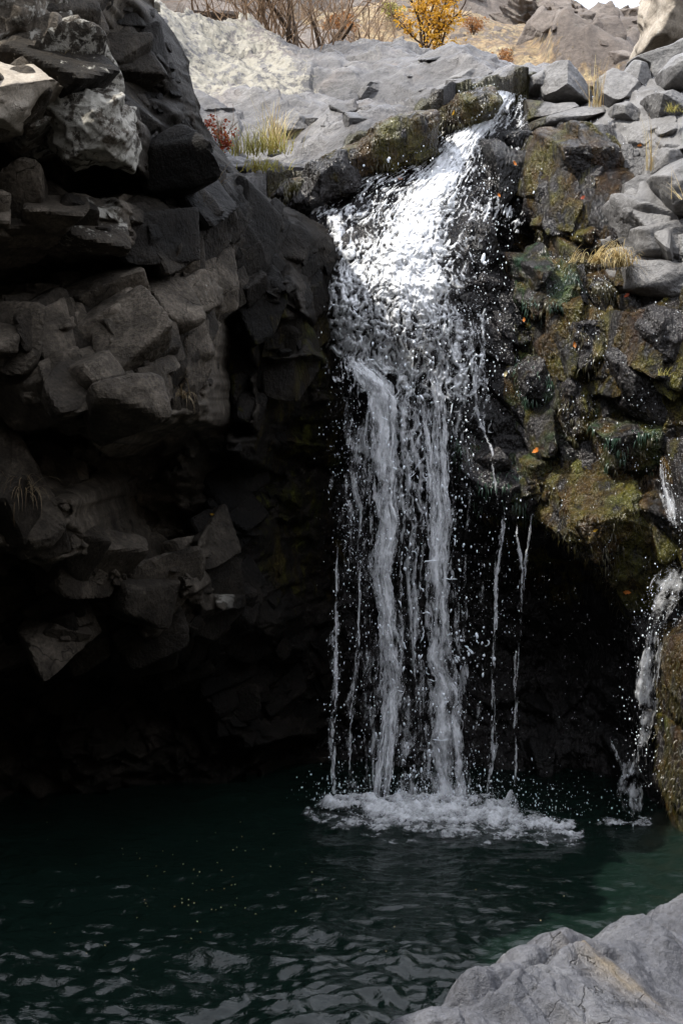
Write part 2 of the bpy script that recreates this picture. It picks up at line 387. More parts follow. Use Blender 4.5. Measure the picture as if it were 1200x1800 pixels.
def foam_mat(name, fscale=(1, 1, 0.35), lo=0.2, hi=1.05):
    m, t, b = nt_new(name); N = NB(t)
    b.inputs['Base Color'].default_value = (0.93, 0.945, 0.97, 1); b.inputs['Roughness'].default_value = 0.28
    b.inputs['Specular IOR Level'].default_value = 0.5
    d = N.attr('dens'); fn = N.noise(N.coords(fscale), 38, 4, 0.65, 0.3)
    a = N.mrange(N.math('ADD', d, N.math('ADD', N.math('MULTIPLY', N.math('SUBTRACT', fn, 0.5), 1.2), N.math('MULTIPLY', N.math('SUBTRACT', N.noise(N.coords(fscale), 105, 3, 0.6), 0.5), 0.9))), lo, hi)
    hb = N.noise(N.coords((1, 1, 0.5)), 30, 5, 0.65)
    t.links.new(N.bump(hb, 0.4, 0.03), b.inputs['Normal'])
    tl = N.n('ShaderNodeBsdfTranslucent'); tl.inputs['Color'].default_value = (0.93, 0.945, 0.97, 1)
    m1 = N.n('ShaderNodeMixShader'); m1.inputs[0].default_value = 0.35
    t.links.new(b.outputs[0], m1.inputs[1]); t.links.new(tl.outputs[0], m1.inputs[2])
    tp = N.n('ShaderNodeBsdfTransparent'); mx = N.n('ShaderNodeMixShader'); t.links.new(a, mx.inputs[0])
    t.links.new(tp.outputs[0], mx.inputs[1]); t.links.new(m1.outputs[0], mx.inputs[2])
    t.links.new(mx.outputs[0], t.nodes['Material Output'].inputs['Surface'])
    return m
M['foam'] = foam_mat('white_water')
M['poolfoam'] = foam_mat('pool_foam', (1, 0.7, 1), 0.15, 1.4)
def drop_mat():
    m, t, b = nt_new('water_drop'); b.inputs['Base Color'].default_value = (0.82, 0.86, 0.92, 1); b.inputs['Roughness'].default_value = 0.12
    b.inputs['Specular IOR Level'].default_value = 0.6; return m
M['drop'] = drop_mat()
def pool_mat():
    m, t, b = nt_new('dark_green_water'); N = NB(t)
    b.inputs['Base Color'].default_value = (0.0036, 0.0088, 0.0066, 1); b.inputs['Roughness'].default_value = 0.02; b.inputs['IOR'].default_value = 1.33
    t.links.new(N.bump(N.noise(N.coords((0.6, 1, 1)), 22, 4, 0.6, 0.3), 0.5, 0.02), b.inputs['Normal'])
    return m
M['pool'] = pool_mat()

_SPH = {}
def sphere(level):
    if level not in _SPH:
        bm = bmesh.new(); bmesh.ops.create_icosphere(bm, subdivisions=level, radius=1.0)
        _SPH[level] = (np.array([v.co[:] for v in bm.verts]), np.array([[v.index for v in f.verts] for f in bm.faces])); bm.free()
    return _SPH[level]
def angular_blocks(P_, N_, size, rs, frame=((0.35,-0.88,0.3),(0.88,0.35,0.2),(-0.25,-0.2,0.95)), ext=(0.55,1.0,0.65), jit=0.22, sink=0.2, res=0.01, noise=0.05, chips=3):
    """broken, flat-faced blocks half sunk in a surface: each is cut out by its own joint planes"""
    VV, FF, BB, n0 = [], [], [], 0
    coh = np.stack([fbm(P_[:, 0] * 0.9, P_[:, 1] * 0.3, P_[:, 2] * 0.9, 2, 2300), fbm(P_[:, 0] * 0.9, P_[:, 1] * 0.3, P_[:, 2] * 0.9, 2, 2310)], 1) * 1.4
    for i in range(len(P_)):
        sz = size[i]; lev = 5 if sz / res > 9 else (4 if sz / res > 4 else 3)
        d, F = sphere(lev)
        pl = []
        t1, t2 = 0.75 * coh[i, 0], 0.6 * coh[i, 1]; c1, s1, c2, s2 = math.cos(t1), math.sin(t1), math.cos(t2), math.sin(t2)
        fr_ = np.array(frame) @ np.array([[c1, 0, s1], [0, 1, 0], [-s1, 0, c1]]).T @ np.array([[1, 0, 0], [0, c2, -s2], [0, s2, c2]]).T
        for k in range(3):
            for sg in (1, -1):
                f0 = fr_[k] if k else 0.45 * fr_[0] + 0.9 * N_[i]
                m = f0 / np.linalg.norm(f0) * sg + rs.randn(3) * jit; m /= np.linalg.norm(m); pl.append((m, sz * ext[k] * (0.65 + 0.6 * rs.rand())))
        for k in range(chips):
            m = rs.randn(3); m /= np.linalg.norm(m); pl.append((m, sz * (0.5 + 0.35 * rs.rand())))
        inv = np.full(len(d), (1 / 1.9) ** 16)                      # rounded meeting of the joint planes: worn edges
        for m, h in pl: inv += (np.maximum(d @ m, 0.0) * sz / h) ** 16
        r = sz * inv ** (-1 / 16)
        VV.append(d * r[:, None] + P_[i] - N_[i] * sz * (sink * (0.7 + 0.9 * rs.rand()))); FF.append(F + n0); BB.append(np.full(len(d), i)); n0 += len(d)
    V = np.concatenate(VV); F = np.concatenate(FF); B = np.concatenate(BB); sz = np.asarray(size)[B]
    D = V - P_[B]; D /= np.linalg.norm(D, axis=1)[:, None] + 1e-9
    k = 1.6 / np.maximum(sz, 0.03)
    V = V + D * (sz * noise * fbm(V[:, 0] * k, V[:, 1] * k, V[:, 2] * k, 3, 2100) + 0.004 * fbm(V[:, 0] * 40, V[:, 1] * 40, V[:, 2] * 40, 2, 2101))[:, None]
    return V, F, B
def grid_sample(x, z, Y, px, pz):
    """nearest relief point and its outward normal"""
    i = np.clip(((px - x[0, 0]) / (x[0, 1] - x[0, 0])).astype(int), 2, x.shape[1] - 3); j = np.clip(((pz - z[0, 0]) / (z[1, 0] - z[0, 0])).astype(int), 2, x.shape[0] - 3)
    hx, hz = x[0, 1] - x[0, 0], z[1, 0] - z[0, 0]
    k = 13; ia, ib = np.maximum(i - k, 0), np.minimum(i + k, x.shape[1] - 1); ja, jb = np.maximum(j - k, 0), np.minimum(j + k, x.shape[0] - 1)
    gx = (Y[j, ib] - Y[j, ia]) / ((ib - ia) * hx); gz = (Y[jb, i] - Y[ja, i]) / ((jb - ja) * hz)
    n = np.stack([gx, -np.ones_like(gx), gz], -1); n /= np.linalg.norm(n, axis=-1)[..., None]
    return Y[j, i], n, (j, i)

# ------------------------------------------------------------------ the gorge ground: one sheet to the horizon, unseen walls raised to block light
def gorge_ground():
    nr, nc = 150, 240
    r = np.concatenate([np.linspace(0, 30, 90), np.geomspace(31, 900, 60)]); a = np.linspace(0, 2 * np.pi, nc)
    rr, aa = np.meshgrid(r, a, indexing='ij'); x = rr * np.sin(aa); y = 8 + rr * np.cos(aa)
    left = 12.1 * sstep(-4.1, -5.3, x) * sstep(-6, 1, y)  # unseen left wall, heightened to shade the pool but not the near rock
    right = 7.5 * sstep(4.2, 7.0, x)  # unseen right wall, heightened to hold back low sky
    back = 2.6 * sstep(1.5, -2, y) + 15.0 * sstep(-3, -10, y)  # unseen rise behind the camera, heightened so sky light falls from above
    front = 5.2 * sstep(14.5, 17.0, y) + np.clip(y - 18, 0, 90) * 0.18 * sstep(17, 20, y)
    z = -1.4 + np.maximum(np.maximum(left, right), np.maximum(back * 1.0, front)) + 0.25 * fbm(x * .5, y * .5, 0.5, 4, 9) * sstep(0, 3, rr)
    V = np.stack([x, y, z], -1).reshape(-1, 3)
    o = mesh_np('ground', V, grid_faces(nr, nc, flip=True), M['ground'])
    tag(o, kind='structure')
gorge_ground()

# ------------------------------------------------------------------ left cliff: relief y(x, z)
def relief_grid(x0, x1, z0, z1, res):
    nx, nz = int((x1 - x0) / res) + 1, int((z1 - z0) / res) + 1
    return np.meshgrid(np.linspace(x0, x1, nx), np.linspace(z0, z1, nz))
def slab(Y, x, z, px, Yc, gx=0.0, gz=0.0, e=0.05, warp=0.035, s=0, mode='set', skew=0.0):
    """a broken face of the cliff: outline in photo pixels at distance Yc, its plane tilted by gx, gz"""
    pts = PP([(u, v, Yc) for u, v in px])[:, [0, 2]]; c = pts.mean(0)
    lo, hi = pts.min(0) - 0.25, pts.max(0) + 0.25
    b = (x > lo[0]) & (x < hi[0]) & (z > lo[1]) & (z < hi[1])
    if not b.any(): return Y
    xb, zb = x[b], z[b]
    wx = xb + warp * fbm(xb * 6, zb * 6, s + .5, 3, s); wz = zb + warp * fbm(xb * 6, zb * 6, s + 9.5, 3, s + 4)
    sd = in_poly(wx, wz, pts)
    w = 1 - sstep(-e * 0.3, e * 0.7, sd)
    pl = Yc + gx * (xb - c[0]) + gz * (zb - c[1])
    new = np.minimum(Y[b], pl) if mode == 'out' else (np.maximum(Y[b], pl) if mode == 'in' else pl)
    Y[b] = Y[b] * (1 - w) + new * w
    return Y
CL = [  # u, v, Y
 (-600,-250,11.6),(-250,-250,11.0),(0,-250,10.4),(150,-250,10.3),(240,-250,10.9),
 (-600,0,11.0),(-250,0,10.4),(0,0,9.95),(120,0,9.95),(200,0,10.2),(250,0,10.8),(275,0,11.4),
 (-600,90,10.4),(-600,170,9.2),(0,110,9.6),(110,110,9.7),(220,110,10.2),(300,105,10.8),(335,100,11.4),
 (0,200,9.3),(110,200,9.45),(230,200,10.1),(310,200,10.7),(350,198,11.4),
 (0,290,9.85),(120,290,10.0),(260,290,10.5),(360,285,11.0),(415,282,11.7),
 (-600,420,8.8),(0,345,9.5),(150,345,9.8),(300,345,10.4),(420,345,11.2),(490,346,12.0),
 (0,420,9.3),(150,430,9.6),(300,440,10.3),(450,430,11.3),(600,425,12.5),
 (0,480,9.8),(150,480,9.95),(300,475,10.5),(450,480,11.5),(620,480,12.75),
 (-600,620,8.8),(0,560,9.45),(150,560,9.75),(300,560,10.2),(450,560,11.4),(620,560,12.9),
 (0,680,9.4),(150,680,9.6),(300,680,10.05),(400,680,10.7),(450,680,11.5),(620,680,13.0),
 (0,740,9.8),(150,770,9.75),(300,750,10.2),(400,745,10.9),(620,760,13.1),
 (-600,850,9.0),(0,840,9.6),(150,840,9.9),(250,840,10.9),(300,840,11.3),(430,840,11.8),(620,840,13.2),
 (0,950,9.7),(150,950,10.1),(280,950,10.9),(430,950,11.9),(620,950,13.3),
 (-600,1060,9.6),(0,1060,10.4),(150,1080,10.5),(280,1080,10.8),(430,1080,12.0),(620,1080,13.4),
 (-600,1180,10.6),(0,1170,11.4),(150,1170,11.8),(280,1180,12.0),(430,1180,12.5),(620,1180,13.5),
 (-600,1300,11.3),(0,1300,12.1),(150,1300,12.4),(280,1300,12.6),(430,1300,12.9),(620,1300,13.6),
 (-600,1450,11.6),(0,1450,12.4),(280,1450,12.8),(620,1450,13.7),(-600,1750,11.8),(0,1750,12.6),(620,1750,13.8)]
SIL = [(-700,-260),(235,-260),(252,-60),(262,0),(300,45),(325,95),(340,160),(345,195),(375,240),(408,280),(440,310),(480,345),(530,370),(575,395),(603,425),(640,470),(660,560),(680,1800),(-700,1800)]
SILY = [9,10.9,11.2,11.4,11.4,11.4,11.4,11.4,11.5,11.7,11.8,12.0,12.2,12.35,12.5,12.8,13.0,13.8,11.8]
HOLLOWS = [([(-80,258),(50,292),(235,294),(262,330),(180,345),(70,348),(-80,372)], 10.7), ([(-80,476),(220,470),(310,470),(300,496),(180,502),(140,488),(-80,515)], 10.6),
           ([(-80,690),(60,705),(120,738),(195,805),(205,850),(150,842),(60,780),(-80,745)], 10.8), ([(215,812),(262,800),(300,760),(400,750),(420,830),(340,950),(270,975),(238,900)], 11.7),
           ([(-80,940),(60,970),(90,1005),(75,1060),(-80,1045)], 11.0), ([(186,525),(205,560),(208,612),(184,620)], 10.4), ([(165,1050),(255,1085),(262,1125),(190,1125)], 11.2), ([(405,560),(440,560),(440,760),(405,760)], 11.7)]
def left_cliff():
    c = PP(CL); f = TPS(c[:, 0], c[:, 2], c[:, 1])
    x, z = relief_grid(-4.4, 0.4, -1.0, 7.0, 0.009)
    Y = f(x, z)
    Y += 0.10 * fbm(x * 1.2, z * 1.2, 3.1, 3, 21)
    a = lambda *q, **k: slab(Y, x, z, *q, **k)
    # top left: lichen boulders, sunlit ledge, lichen clump, black hollow below
    a([(-80,-40),(105,-30),(128,20),(132,62),(112,98),(50,108),(-80,100)], 9.78, 0.45, 0.6, s=1, e=0.12)
    a([(120,-20),(170,-20),(178,60),(150,100),(135,70)], 9.75, 0.9, 0.3, s=2)
    a([(-400,105),(60,118),(114,148),(70,186),(-400,230)], 9.25, 0.25, 1.9, s=3, e=0.04)
    a([(-80,205),(60,180),(90,215),(80,270),(40,290),(-80,240)], 9.05, 0.2, -0.3, s=4)
    a([(110,172),(180,160),(232,182),(240,235),(228,288),(130,290),(90,240)], 9.55, 0.5, 0.05, s=5, e=0.08)
    a([(-80,260),(50,292),(235,292),(262,330),(180,348),(70,350),(-80,375)], 10.25, 0.2, -0.9, s=6)
    a([(235,20),(290,45),(318,95),(335,165),(330,205),(250,215),(205,150),(190,70)], 10.75, 0.9, 0.25, s=7, e=0.1)
    a([(330,208),(372,245),(405,285),(380,330),(320,320),(290,250)], 11.1, 0.7, 0.35, s=8, e=0.08)
    # second band of blocks
    a([(-80,392),(60,352),(100,345),(118,420),(80,462),(-80,470)], 9.3, 0.15, 0.25, s=9)
    a([(122,350),(205,345),(235,372),(230,440),(196,458),(140,430)], 9.5, 0.45, 0.2, s=10)
    a([(235,380),(300,368),(318,420),(305,462),(240,462)], 9.95, 0.6, 0.1, s=11)
    a([(-80,474),(220,466),(300,466),(300,500),(180,505),(140,488),(-80,520)], 10.15, 0.3, -0.6, s=12)
    # middle: slabs that catch the sky
    a([(20,540),(130,520),(180,540),(150,575),(45,600)], 9.55, 0.25, 0.9, s=13)
    a([(190,492),(310,478),(322,520),(300,575),(230,555),(190,530)], 9.95, 0.45, -0.25, s=14)
    a([(205,560),(268,555),(262,600),(232,622),(205,602)], 9.8, 0.6, 0.2, s=15)
    a([(90,640),(140,622),(170,640),(110,675)], 9.38, 0.2, 1.4, s=16)
    a([(0,662),(110,672),(160,655),(185,640),(178,700),(120,700),(60,690)], 9.5, 0.25, 1.0, s=17)
    a([(-80,700),(60,700),(120,735),(190,800),(150,842),(60,780),(-80,740)], 10.25, 0.2, -0.8, s=18)
    a([(240,615),(300,590),(315,640),(300,700),(268,712),(240,660)], 9.75, 0.55, 0.3, s=19)
    a([(175,690),(235,668),(252,740),(250,792),(215,800),(190,760)], 9.55, 0.2, 0.0, s=20)
    a([(225,670),(262,715),(258,795),(235,798)], 9.52, 1.2, 0.15, s=21)
    a([(268,715),(310,700),(325,725),(290,755),(272,762)], 9.75, 0.4, 0.15, s=22)
    a([(320,480),(375,500),(395,620),(392,730),(330,735),(318,640)], 10.2, 0.9, 0.1, s=23, e=0.09)
    a([(345,735),(395,705),(392,745),(360,765)], 10.4, 0.5, -0.1, s=24)
    # big pale slab low left and the ribs below
    a([(-80,745),(40,755),(95,822),(172,890),(178,930),(120,975),(60,960),(-80,930)], 9.5, 0.35, 0.3, s=25, e=0.07)
    a([(88,920),(165,925),(140,985),(95,985)], 9.62, 0.5, -0.2, s=26)
    a([(-80,920),(60,965),(90,1000),(60,1060),(-80,1040)], 10.35, 0.2, -0.7, s=27)
    a([(195,925),(232,905),(245,990),(222,1030),(196,1000)], 10.35, 0.7, 0.2, s=28)
    a([(205,850),(232,890),(236,920),(205,930)], 10.5, 0.9, 0.1, s=29)
    a([(290,990),(340,960),(350,1040),(310,1062),(285,1090),(262,1070)], 10.65, 0.5, 0.25, s=30)
    a([(85,1050),(160,1042),(188,1100),(150,1140),(105,1120)], 10.5, 0.3, 0.25, s=31)
    a([(40,1000),(85,990),(90,1040),(60,1060)], 10.3, 0.5, 0.3, s=32)
    a([(380,1050),(425,1042),(428,1070),(400,1072)], 11.4, 0.4, 0.5, s=33)
    a([(318,930),(350,915),(362,980),(345,1010)], 10.95, 0.8, 0.2, s=34)
    a([(445,590),(540,590),(560,625),(480,640)], 11.6, 0.6, 0.8, s=35, e=0.09)
    a([(430,500),(520,490),(540,560),(450,570)], 11.5, 0.7, 0.5, s=36, e=0.09)
    for hp, hy in HOLLOWS: a(hp, hy, 0.2, -0.7, s=60, e=0.1)
    # broken texture
    pm = sstep(-0.25, 0.2, fbm(x * 1.5, z * 1.5, 0.7, 2, 29))
    Y -= chisel(x, z, 0.62, 31, 1.0, 0.6, 0.4, rot=0.5, sx=1.3, warp=0.06) * 0.7
    Y -= blocks(x, z, 0.50, 33, 1.0, 3.0, 0.45, 0.55, rot=0.45, asp=1.5) * (0.6 + 0.4 * pm)
    Y -= blocks(x, z, 0.21, 43, 1.0, 3.2, 0.45, 0.55, rot=-0.25, asp=1.4) * (0.45 + 0.6 * pm)
    Y -= chisel(x, z, 0.16, 45, 1.0, 0.6, 0.4, rot=0.9, warp=0.06) * 0.8
    Y -= blocks(x, z, 0.085, 53, 0.9, 2.6, 0.4, 0.5, rot=0.3) * (0.3 + 0.7 * pm)
    Y -= 0.010 * fbm(x * 13, z * 13, Y * 4, 4, 61)
    sil = PP([(u, v, yy) for (u, v), yy in zip(SIL, SILY)])[:, [0, 2]]
    wx = x + 0.035 * fbm(x * 4, z * 4, 2.2, 4, 71); wz = z + 0.035 * fbm(x * 4, z * 4, 8.2, 4, 72)
    sd = in_poly(wx, wz, sil)
    near = sstep(-0.22, 0.0, sd) * sstep(3.0, 4.0, z)
    Y += 0.35 * near ** 2
    u = 600 + x / Y * F_PX
    vv = V_EYE - (z - CAM_Z) / Y * F_PX
    lich = np.zeros_like(x)
    for (lu, lv, lr, amt) in [(60,60,120,.75),(160,80,60,.7),(170,225,95,1.0),(40,235,60,.9),(60,150,90,.9),(195,380,55,.95),(235,80,60,.45),(260,190,70,.35),(120,400,110,.4),(20,640,90,.4),(400,1055,35,1.0),(280,600,60,.35),(340,520,18,.7),(385,620,30,.5),(100,980,50,.4),(260,1190,60,.5),(130,1240,60,.35)]:
        lich = np.maximum(lich, amt * np.exp(-((u - lu) ** 2 + (vv - lv) ** 2) / lr ** 2))
    wet = sstep(1020, 1200, vv + 0.10 * (u - 200)) * 0.9 + 0.95 * sstep(360, 440, u) * sstep(330, 430, vv) + 0.7 * sstep(260, 330, u) * sstep(740, 800, vv) * (1 - sstep(900, 1000, vv))  # painted shade as well as damp: cave foot, right side, low hollow
    wet = np.maximum(wet, 0.92 * sstep(215, 275, u) * sstep(-60, 60, vv) * (1 - sstep(420, 470, vv)))  # darker rock toward the upper right edge
    moss = 0.55 * sstep(400, 480, u) * sstep(430, 600, vv) * (1 - sstep(1000, 1150, vv))
    keep = (sd < 0).ravel()
    V = np.stack([x, Y, z], -1).reshape(-1, 3)
    F = grid_faces(*x.shape, keep)
    V, F, A = compact(V, F, dict(lichen=lich, wet=np.clip(wet, 0, 1), moss=moss))
    V, F, A = skirt(V, F, A, [(-0.05, 0.5, -0.02), (-0.15, 1.6, -0.05), (-0.4, 2.6, -0.1)])
    o = mesh_np('cliff', V, F, M['cliff'], attrs=A); base_origin(o)
    rs = np.random.RandomState(33); n = 5200
    pu, pv = rs.uniform(-60, 600, n), rs.uniform(-40, 1330, n)
    yy0 = np.interp(pu, [-60, 600], [9.6, 12.4]); px = (pu - 600) / F_PX * yy0; pz = CAM_Z + (V_EYE - pv) / F_PX * yy0
    ys, nn, (j, i) = grid_sample(x, z, Y, px, pz); sd_, near_ = sd[j, i], near[j, i]
    size = 0.022 + 0.045 * rs.pareto(1.8, n); size = np.minimum(size, 0.24)
    dens = 0.30 + 0.6 * sstep(-0.15, 0.25, fbm(px * 1.3, pz * 1.3, 3.3, 2, 2200))
    dens = dens * (1 - 0.85 * np.exp(-(((pu - 70) / 95) ** 2 + ((pv - 850) / 75) ** 2)))
    dens = dens * (1 - 0.6 * np.exp(-(((pu - 60) / 110) ** 2 + ((pv - 290) / 40) ** 2)))
    dens = dens + 0.5 * sstep(215, 260, pu) * (1 - sstep(420, 460, pv)) + 0.15
    for hp, hy in HOLLOWS: dens = dens * (in_poly(pu, pv, hp) > 4)
    dens = dens * (1 - 0.55 * sstep(400, 460, pu) * sstep(420, 520, pv))
    ok = (sd_ < -0.85 * size - 0.03) & (rs.rand(n) < dens * np.where(size > 0.09, 1.0, 0.6)); kk = np.nonzero(ok)[0][:2300]
    Pb = np.stack([px, ys, pz], 1)[kk]
    VB, FB, B = angular_blocks(Pb, nn[kk], size[kk], rs, sink=0.42, jit=0.11, ext=(0.55, 1.15, 0.8), chips=2)
    jj, ii = j[kk][B], i[kk][B]
    q = mesh_np('broken_rock', VB, FB, M['cliff'], None, dict(lichen=lich[jj, ii], wet=np.clip(wet, 0, 1)[jj, ii], moss=moss[jj, ii], tone=(rs.rand(len(kk)) ** 1.1)[B]), smooth=False)
    q.data.transform(Matrix.Translation(-o.location)); q.parent = o
    return tag(o, 'dark shaded cliff of broken overhanging rock left of the waterfall', 'cliff')
left_cliff()

# ------------------------------------------------------------------ rock under and right of the fall: relief y(x, z)
CB = [
 (480,370,12.95),(560,285,13.2),(620,262,13.3),(700,232,13.5),(800,192,13.8),(870,178,14.0),(930,175,14.2),
 (500,375,12.9),(560,345,13.05),(640,318,13.15),(700,300,13.25),(780,250,13.55),
 (600,385,12.85),(700,360,12.9),(780,310,13.15),(860,260,13.5),(900,230,13.75),
 (560,430,12.75),(620,430,12.65),(700,430,12.55),(800,420,12.6),(860,400,12.7),
 (600,520,12.45),(700,520,12.28),(800,520,12.4),(700,600,12.25),(620,600,12.5),(800,620,12.42),(560,620,12.8),
 (620,700,12.8),(700,690,12.5),(790,720,12.55),(700,800,12.95),(840,780,12.35),(860,700,12.5),(880,600,12.55),(870,500,12.65),
 (700,1000,13.15),(850,900,12.75),(860,1000,13.1),(910,880,12.35),(700,1430,13.3),(900,1300,13.3),(600,1000,13.3),(600,1430,13.5),
 (1000,950,12.6),(1000,1060,12.95),(1050,1300,13.1),(950,1430,13.2),(1060,1430,13.0),
 (960,880,12.1),(1080,900,11.85),(1150,900,11.6),(1050,800,11.95),(1000,760,12.2),(1100,740,11.8),(940,760,12.35),(900,800,12.3),
 (1050,1000,12.5),(1130,1050,12.1),(1100,1150,12.6),(1160,1060,11.9),(1130,1300,12.5),(1130,1430,12.4),
 (1200,1000,11.5),(1200,1100,11.4),(1195,1300,11.5),(1200,1430,11.6),(1400,1100,10.6),(1400,1430,10.8),
 (960,380,12.95),(890,380,13.2),(900,440,13.0),(1040,380,12.8),(940,300,13.2),(1000,250,13.3),(930,220,13.7),
 (930,470,12.5),(1000,470,12.5),(1040,520,12.35),(960,560,12.35),(1000,620,12.15),(930,640,12.4),
 (1080,560,12.05),(1140,580,11.85),(1200,560,11.7),(1100,650,11.85),(1200,700,11.5),(1030,700,12.1),
 (1100,200,13.3),(1200,200,12.9),(1100,280,12.9),(1200,280,12.5),(1050,320,12.95),(1100,350,12.65),(1200,360,12.2),(1100,450,12.3),(1200,450,11.95),
 (950,150,14.4),(1050,150,14.1),(1150,130,13.8),(1250,90,13.6),(1400,250,11.6),(1400,500,11.0),(1400,800,10.8),(1400,50,13.0),
 (1500,1800,10.6),(1100,1800,12.4),(600,1800,13.6)]
cB = PP(CB); fB = TPS(cB[:, 0], cB[:, 2], cB[:, 1])
def bed_y(x, z):
    Y = fB(x, z)
    Y = Y - 0.09 * fbm(x * 2.1, z * 2.1, 5.5, 3, 121)
    return Y
TOPB = [(380,420),(440,335),(500,318),(560,280),(620,258),(700,228),(800,190),(850,178),(900,168),(925,160),(945,150),(1010,170),(1080,150),(1150,120),(1250,85),(1520,40),(1520,1800),(380,1800)]
TOPBY = [12.9,13.0,13.1,13.2,13.3,13.5,13.8,13.95,14.1,14.2,14.3,14.2,14.0,13.8,13.6,12.8,10.5,13.8]
def fall_rock():
    x, z = relief_grid(-0.95, 3.9, -1.0, 6.2, 0.0105)
    Y = bed_y(x, z)
    a = lambda *q, **k: slab(Y, x, z, *q, **k)
    a([(878,330),(935,318),(948,440),(880,452),(862,400)], 13.3, -0.4, -0.2, s=40)             # dark alcove right of the cascade
    a([(905,455),(1045,448),(1100,470),(1060,490),(900,480)], 12.6, 0.1, 1.6, s=41)             # ledge under the mossy face
    a([(1000,545),(1090,530),(1190,545),(1190,560),(1000,560)], 12.1, -0.3, 1.5, s=42)
    a([(845,770),(940,760),(1000,790),(960,880),(850,880)], 12.25, -0.2, 0.7, s=43, e=0.15)
    u = 600 + x / Y * F_PX; v = V_EYE - (z - CAM_Z) / Y * F_PX
    cave = sstep(880, 1000, v)
    right = sstep(880, 960, u)
    Y -= chisel(x, z, 0.5, 131, 0.6, 0.5, 0.3, rot=0.2, sz=1.3) * (0.3 + 0.6 * right)
    Y -= facets(x, z, 0.3, 133, 0.3, 0.35, 0.0, rot=0.2, sz=1.3) * (0.2 + 0.8 * right)
    Y -= chisel(x, z, 0.16, 141, 0.7, 0.55, 0.35, rot=-0.5)
    Y -= 0.8 * chisel(x, z, 0.06, 151, 0.7, 0.6, 0.4)
    Y -= 0.045 * fbm(x * 15, z * 2.6, Y, 4, 161) * (0.4 + 0.6 * right)
    Y -= 0.014 * fbm(x * 34, z * 12, Y * 9, 3, 162)
    top = PP([(q[0], q[1], yy) for q, yy in zip(TOPB, TOPBY)])[:, [0, 2]]
    sd = in_poly(x + 0.03 * fbm(x * 5, z * 5, 1.2, 3, 171), z + 0.03 * fbm(x * 5, z * 5, 3.2, 3, 172), top)
    Y += 0.3 * sstep(-0.12, 0, sd) ** 2
    dry = sstep(1075, 1110, u) * (1 - sstep(500, 545, v)) + sstep(1000, 1060, u) * (1 - sstep(250, 300, v))
    wet = np.clip(1.0 - dry, 0, 1)
    moss = np.clip(0.85 * sstep(870, 930, u) * sstep(220, 260, v) * (1 - sstep(1010, 1120, v)) - dry, 0, 1)
    bank = np.exp(-(line_dist(u, v, [(500, 350), (600, 315), (700, 272), (790, 225), (850, 195)])[0] / 32) ** 2)
    moss = np.maximum(moss, 0.9 * bank)
    moss = np.maximum(moss, 0.75 * sstep(1150, 1185, u) * sstep(1040, 1100, v))
    alg = np.zeros_like(x)
    for (au, av, ar, amt) in [(925,490,35,1),(925,660,45,.9),(950,720,40,.8),(1080,735,45,.8),(950,800,70,.7),(1030,850,50,.5),(700,300,60,.3),(910,560,30,.8)]:
        alg = np.maximum(alg, amt * np.exp(-((u - au) ** 2 + (v - av) ** 2) / ar ** 2))
    moss = np.maximum(moss, alg * 0.8)
    V = np.stack([x, Y, z], -1).reshape(-1, 3); F = grid_faces(*x.shape, (sd < 0).ravel())
    V, F, A = compact(V, F, dict(wet=wet, moss=moss, algae=alg, pale=np.clip(dry, 0, 1)))
    V, F, A = skirt(V, F, A, [(0, 0.5, -0.03), (0, 1.5, -0.2)])
    o = mesh_np('wet_rock_wall', V, F, M['wet'], attrs=A); base_origin(o)
    rs = np.random.RandomState(34); n = 4200
    pu, pv = rs.uniform(820, 1230, n), rs.uniform(200, 1420, n)
    yy0 = np.interp(pu, [820, 1230], [12.6, 11.4]); px = (pu - 600) / F_PX * yy0; pz = CAM_Z + (V_EYE - pv) / F_PX * yy0
    ys, nn, (j, i) = grid_sample(x, z, Y, px, pz)
    size = np.minimum(0.022 + 0.05 * rs.pareto(1.7, n), 0.22)
    ok = (sd[j, i] < -0.12) & (rs.rand(n) < (0.45 * (pv < 960) + 0.2) * (1 - 0.6 * (pu < 880))) & ~((pu > 870) & (pu < 945) & (pv > 320) & (pv < 460)); kk = np.nonzero(ok)[0][:1100]
    VB, FB, B = angular_blocks(np.stack([px, ys, pz], 1)[kk], nn[kk], size[kk], rs, ext=(0.6, 0.6, 1.15), sink=0.1, noise=0.09)
    jj, ii = j[kk][B], i[kk][B]
    q = mesh_np('broken_rock', VB, FB, M['wet'], None, dict(wet=wet[jj, ii], moss=moss[jj, ii] * (0.5 + 0.5 * rs.rand(len(kk)))[B], algae=alg[jj, ii], pale=np.clip(dry, 0, 1)[jj, ii], tone=(rs.rand(len(kk)) ** 1.5)[B]), smooth=False)
    q.data.transform(Matrix.Translation(-o.location)); q.parent = o
    tag(o, 'wet black and mossy rock wall behind and right of the falling water', 'rock wall')
fall_rock()

# ------------------------------------------------------------------ grey rock shelf above the fall: heightfield z(x, y)
CS = [(300,345,12.9),(420,332,13.0),(500,316,13.1),(560,278,13.3),(620,256,13.4),(700,226,13.6),(800,187,13.9),(870,166,14.1),(930,160,14.4),
 (420,285,13.7),(480,262,13.9),(520,240,14.2),(600,215,14.4),(700,190,14.8),(800,160,15.2),(870,150,15.4),
 (360,210,14.4),(450,190,15.0),(560,165,15.4),(650,140,15.9),(750,135,16.0),(340,170,14.8),(345,110,15.4),(420,120,15.6),(480,125,15.9),
 (200,-60,15.5),(262,-2,15.9),(330,22,16.1),(380,45,16.3),(430,70,16.6),(480,92,16.9),(560,88,17.4),(640,97,17.4),(700,108,17.3),(760,119,17.0),(830,125,16.6),(880,150,15.9),
 (960,170,14.8),(960,158,15.8)]
cS = PP(CS); fS = TPS(cS[:, 0], cS[:, 1], cS[:, 2], reg=0.004)
